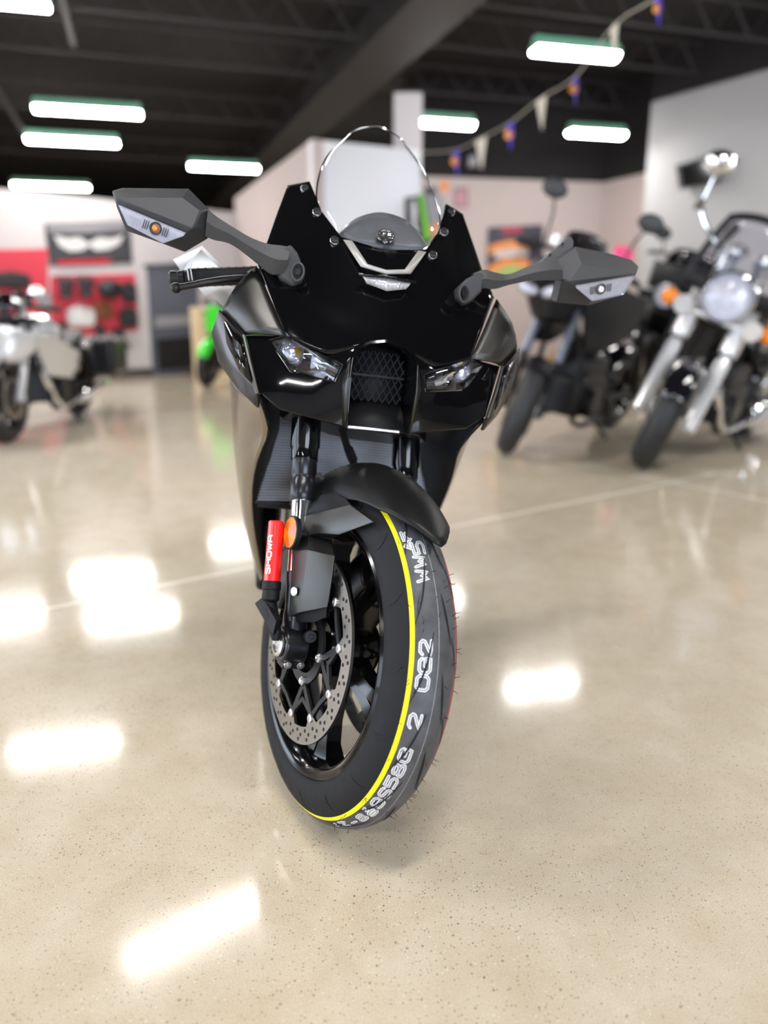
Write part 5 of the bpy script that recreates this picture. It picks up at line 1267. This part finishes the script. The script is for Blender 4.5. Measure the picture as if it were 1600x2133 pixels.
# black and green poster panels behind the screen
def onC(px, py, off=.0): return at_y(px, py, 8.9 - off)
nC = Vector((0, -1, 0))
ps = slab('banner', [(843, 412), (874, 407), (898, 412), (905, 500), (880, 520), (845, 520)], DKG, onC, nrm=nC, th=.02, off=.1); tag(ps, 'black and green banner seen through the right side of the windscreen', 'banner')
for nm, pix, m in (('green_stripe', [(872, 404), (880, 402), (896, 494), (886, 505)], mat('banner_green', srgb('#7cc832'), .5, noise=.1)), ('white_streak', [(857, 418), (864, 417), (868, 440), (866, 470), (872, 482), (862, 486), (858, 450)], PSW),
                   ('grey_photo', [(882, 392), (910, 388), (928, 420), (930, 490), (900, 496)], GRG), ('dark_photo', [(884, 390), (904, 388), (908, 404), (886, 408)], DKB), ('orange_photo', [(897, 470), (912, 466), (914, 484), (898, 492)], OR)):
    MB().prism([onC(x, y, .124 + .004 * (nm in ('dark_photo', 'orange_photo', 'green_stripe'))) for x, y in pix], nC * .003).build(nm, m, ps)
c_ = at_y(874, 500, 8.8); MB().box((c_.x, 8.84, .6), (.06, .05, 1.2)).build('banner_post', DKM, ps)
# television
tv = slab('television', [(1412, 345), (1500, 319), (1503, 378), (1420, 394)], DKG, onG, nrm=nG, th=.05, off=.09); tag(tv, 'black flat television on the grey wall at right', 'television')
MB().prism([onG(x, y, .1402) for x, y in ((1416, 347), (1497, 323), (1500, 375), (1423, 390))], nG * .002).build('screen', mat('tv_screen', (.004, .004, .005), .1, noise=.1), tv)
MB().prism([onG(x, y, .012) for x, y in ((1446, 352), (1470, 346), (1470, 366), (1446, 371))], nG * .077).build('wall_bracket', DKM, tv)
# pennant string
PBL = mat('pennant_blue', srgb('#4338c0'), .6, noise=.1); PCR = mat('pennant_cream', srgb('#efe7d6'), .7, noise=.05); POR = mat('pennant_badge', srgb('#e0913a'), .6, noise=.1)
pn = [(1372, -8, 5.6), (1280, 52, 6.2), (1198, 160, 7.2), (1128, 204, 7.8), (1062, 256, 8.4), (1002, 288, 8.9), (950, 312, 9.4)]
sp_ = [at_y(*q) for q in pn]
far = at_y(880, 318, 10.2); nr = at_y(1500, -120, 4.9)
s_o = MB().tube(smooth_path([nr] + sp_ + [far], 5), .004, 5).build('pennant_string', PCR); tag(s_o, 'thin string of pennants running up from the column to the top right', 'string')
LB = ['blue pennant at the very top right of the string', 'cream pennant touching the large strip light', 'blue pennant with orange badge just under the large strip light', 'cream pennant in the middle of the string, largest cream one', 'blue pennant with orange badge between two cream ones', 'small cream pennant beside the loudspeaker', 'blue pennant with orange badge at the low end of the string']
for i, (v, (px, py, Y)) in enumerate(zip(sp_, pn)):
    k = Y / F; blue = i % 2 == 0; wd = (15 if blue else 20) * k; hh = (55 if not blue else 48) * k
    dn = Vector((.85, -.52, 0)).normalized() * (1 if True else 0)
    sl = ((sp_[min(i + 1, 6)] - sp_[max(i - 1, 0)])).normalized()
    v = v - Vector((0, 0, .008)); a, b = v - sl * wd, v + sl * wd; t_ = v + Vector((.02, 0, -hh))
    o = MB().prism([a, b, t_] if not blue else [a, b, b.lerp(t_, .55), t_, a.lerp(t_, .55)], Vector((-.003, -.003, 0))).build('pennant', PBL if blue else PCR)
    tag(o, LB[i], 'pennant', 'pennants on the string')
    if blue: MB().disc(v + Vector((-.006, -.009, -hh * .4)), (0, -1, 0), wd * .55, 14, 0, .003).build('badge', POR, o)
# ------------------------------------------------------------------ bluish world background; added panes glow behind and left of the viewer
w = bpy.data.worlds.new('showroom'); bpy.context.scene.world = w; w.use_nodes = True
bg = w.node_tree.nodes['Background']; bg.inputs[0].default_value = (.75, .85, 1, 1); bg.inputs[1].default_value = WORLD
# ------------------------------------------------------------------ camera, light, render settings
cam = bpy.data.cameras.new('camera'); co = bpy.data.objects.new('camera', cam); C.objects.link(co)
co.matrix_world = Matrix.Translation(CAM) @ rot('X', math.radians(90) - PITCH)
cam.sensor_fit = 'HORIZONTAL'; cam.sensor_width = 24.0; cam.lens = 24.0 * F / 1600.0; cam.clip_start = .02
cam.dof.use_dof = True; cam.dof.focus_distance = 1.24; cam.dof.aperture_fstop = 24.0 / (APERTURE * 1000)
bpy.context.scene.camera = co
sc_ = bpy.context.scene
sc_.view_settings.view_transform = 'Standard'; sc_.view_settings.look = 'None'; sc_.view_settings.gamma = 1; sc_.view_settings.exposure = EXPO
try: sc_.view_settings.use_curve_mapping = False
except Exception: pass
sc_.cycles.use_denoising = True; sc_.cycles.max_bounces = 8; sc_.cycles.transparent_max_bounces = 12
sc_.cycles.sample_clamp_indirect = 12; sc_.cycles.blur_glossy = .3; sc_.cycles.caustics_reflective = False; sc_.cycles.caustics_refractive = False
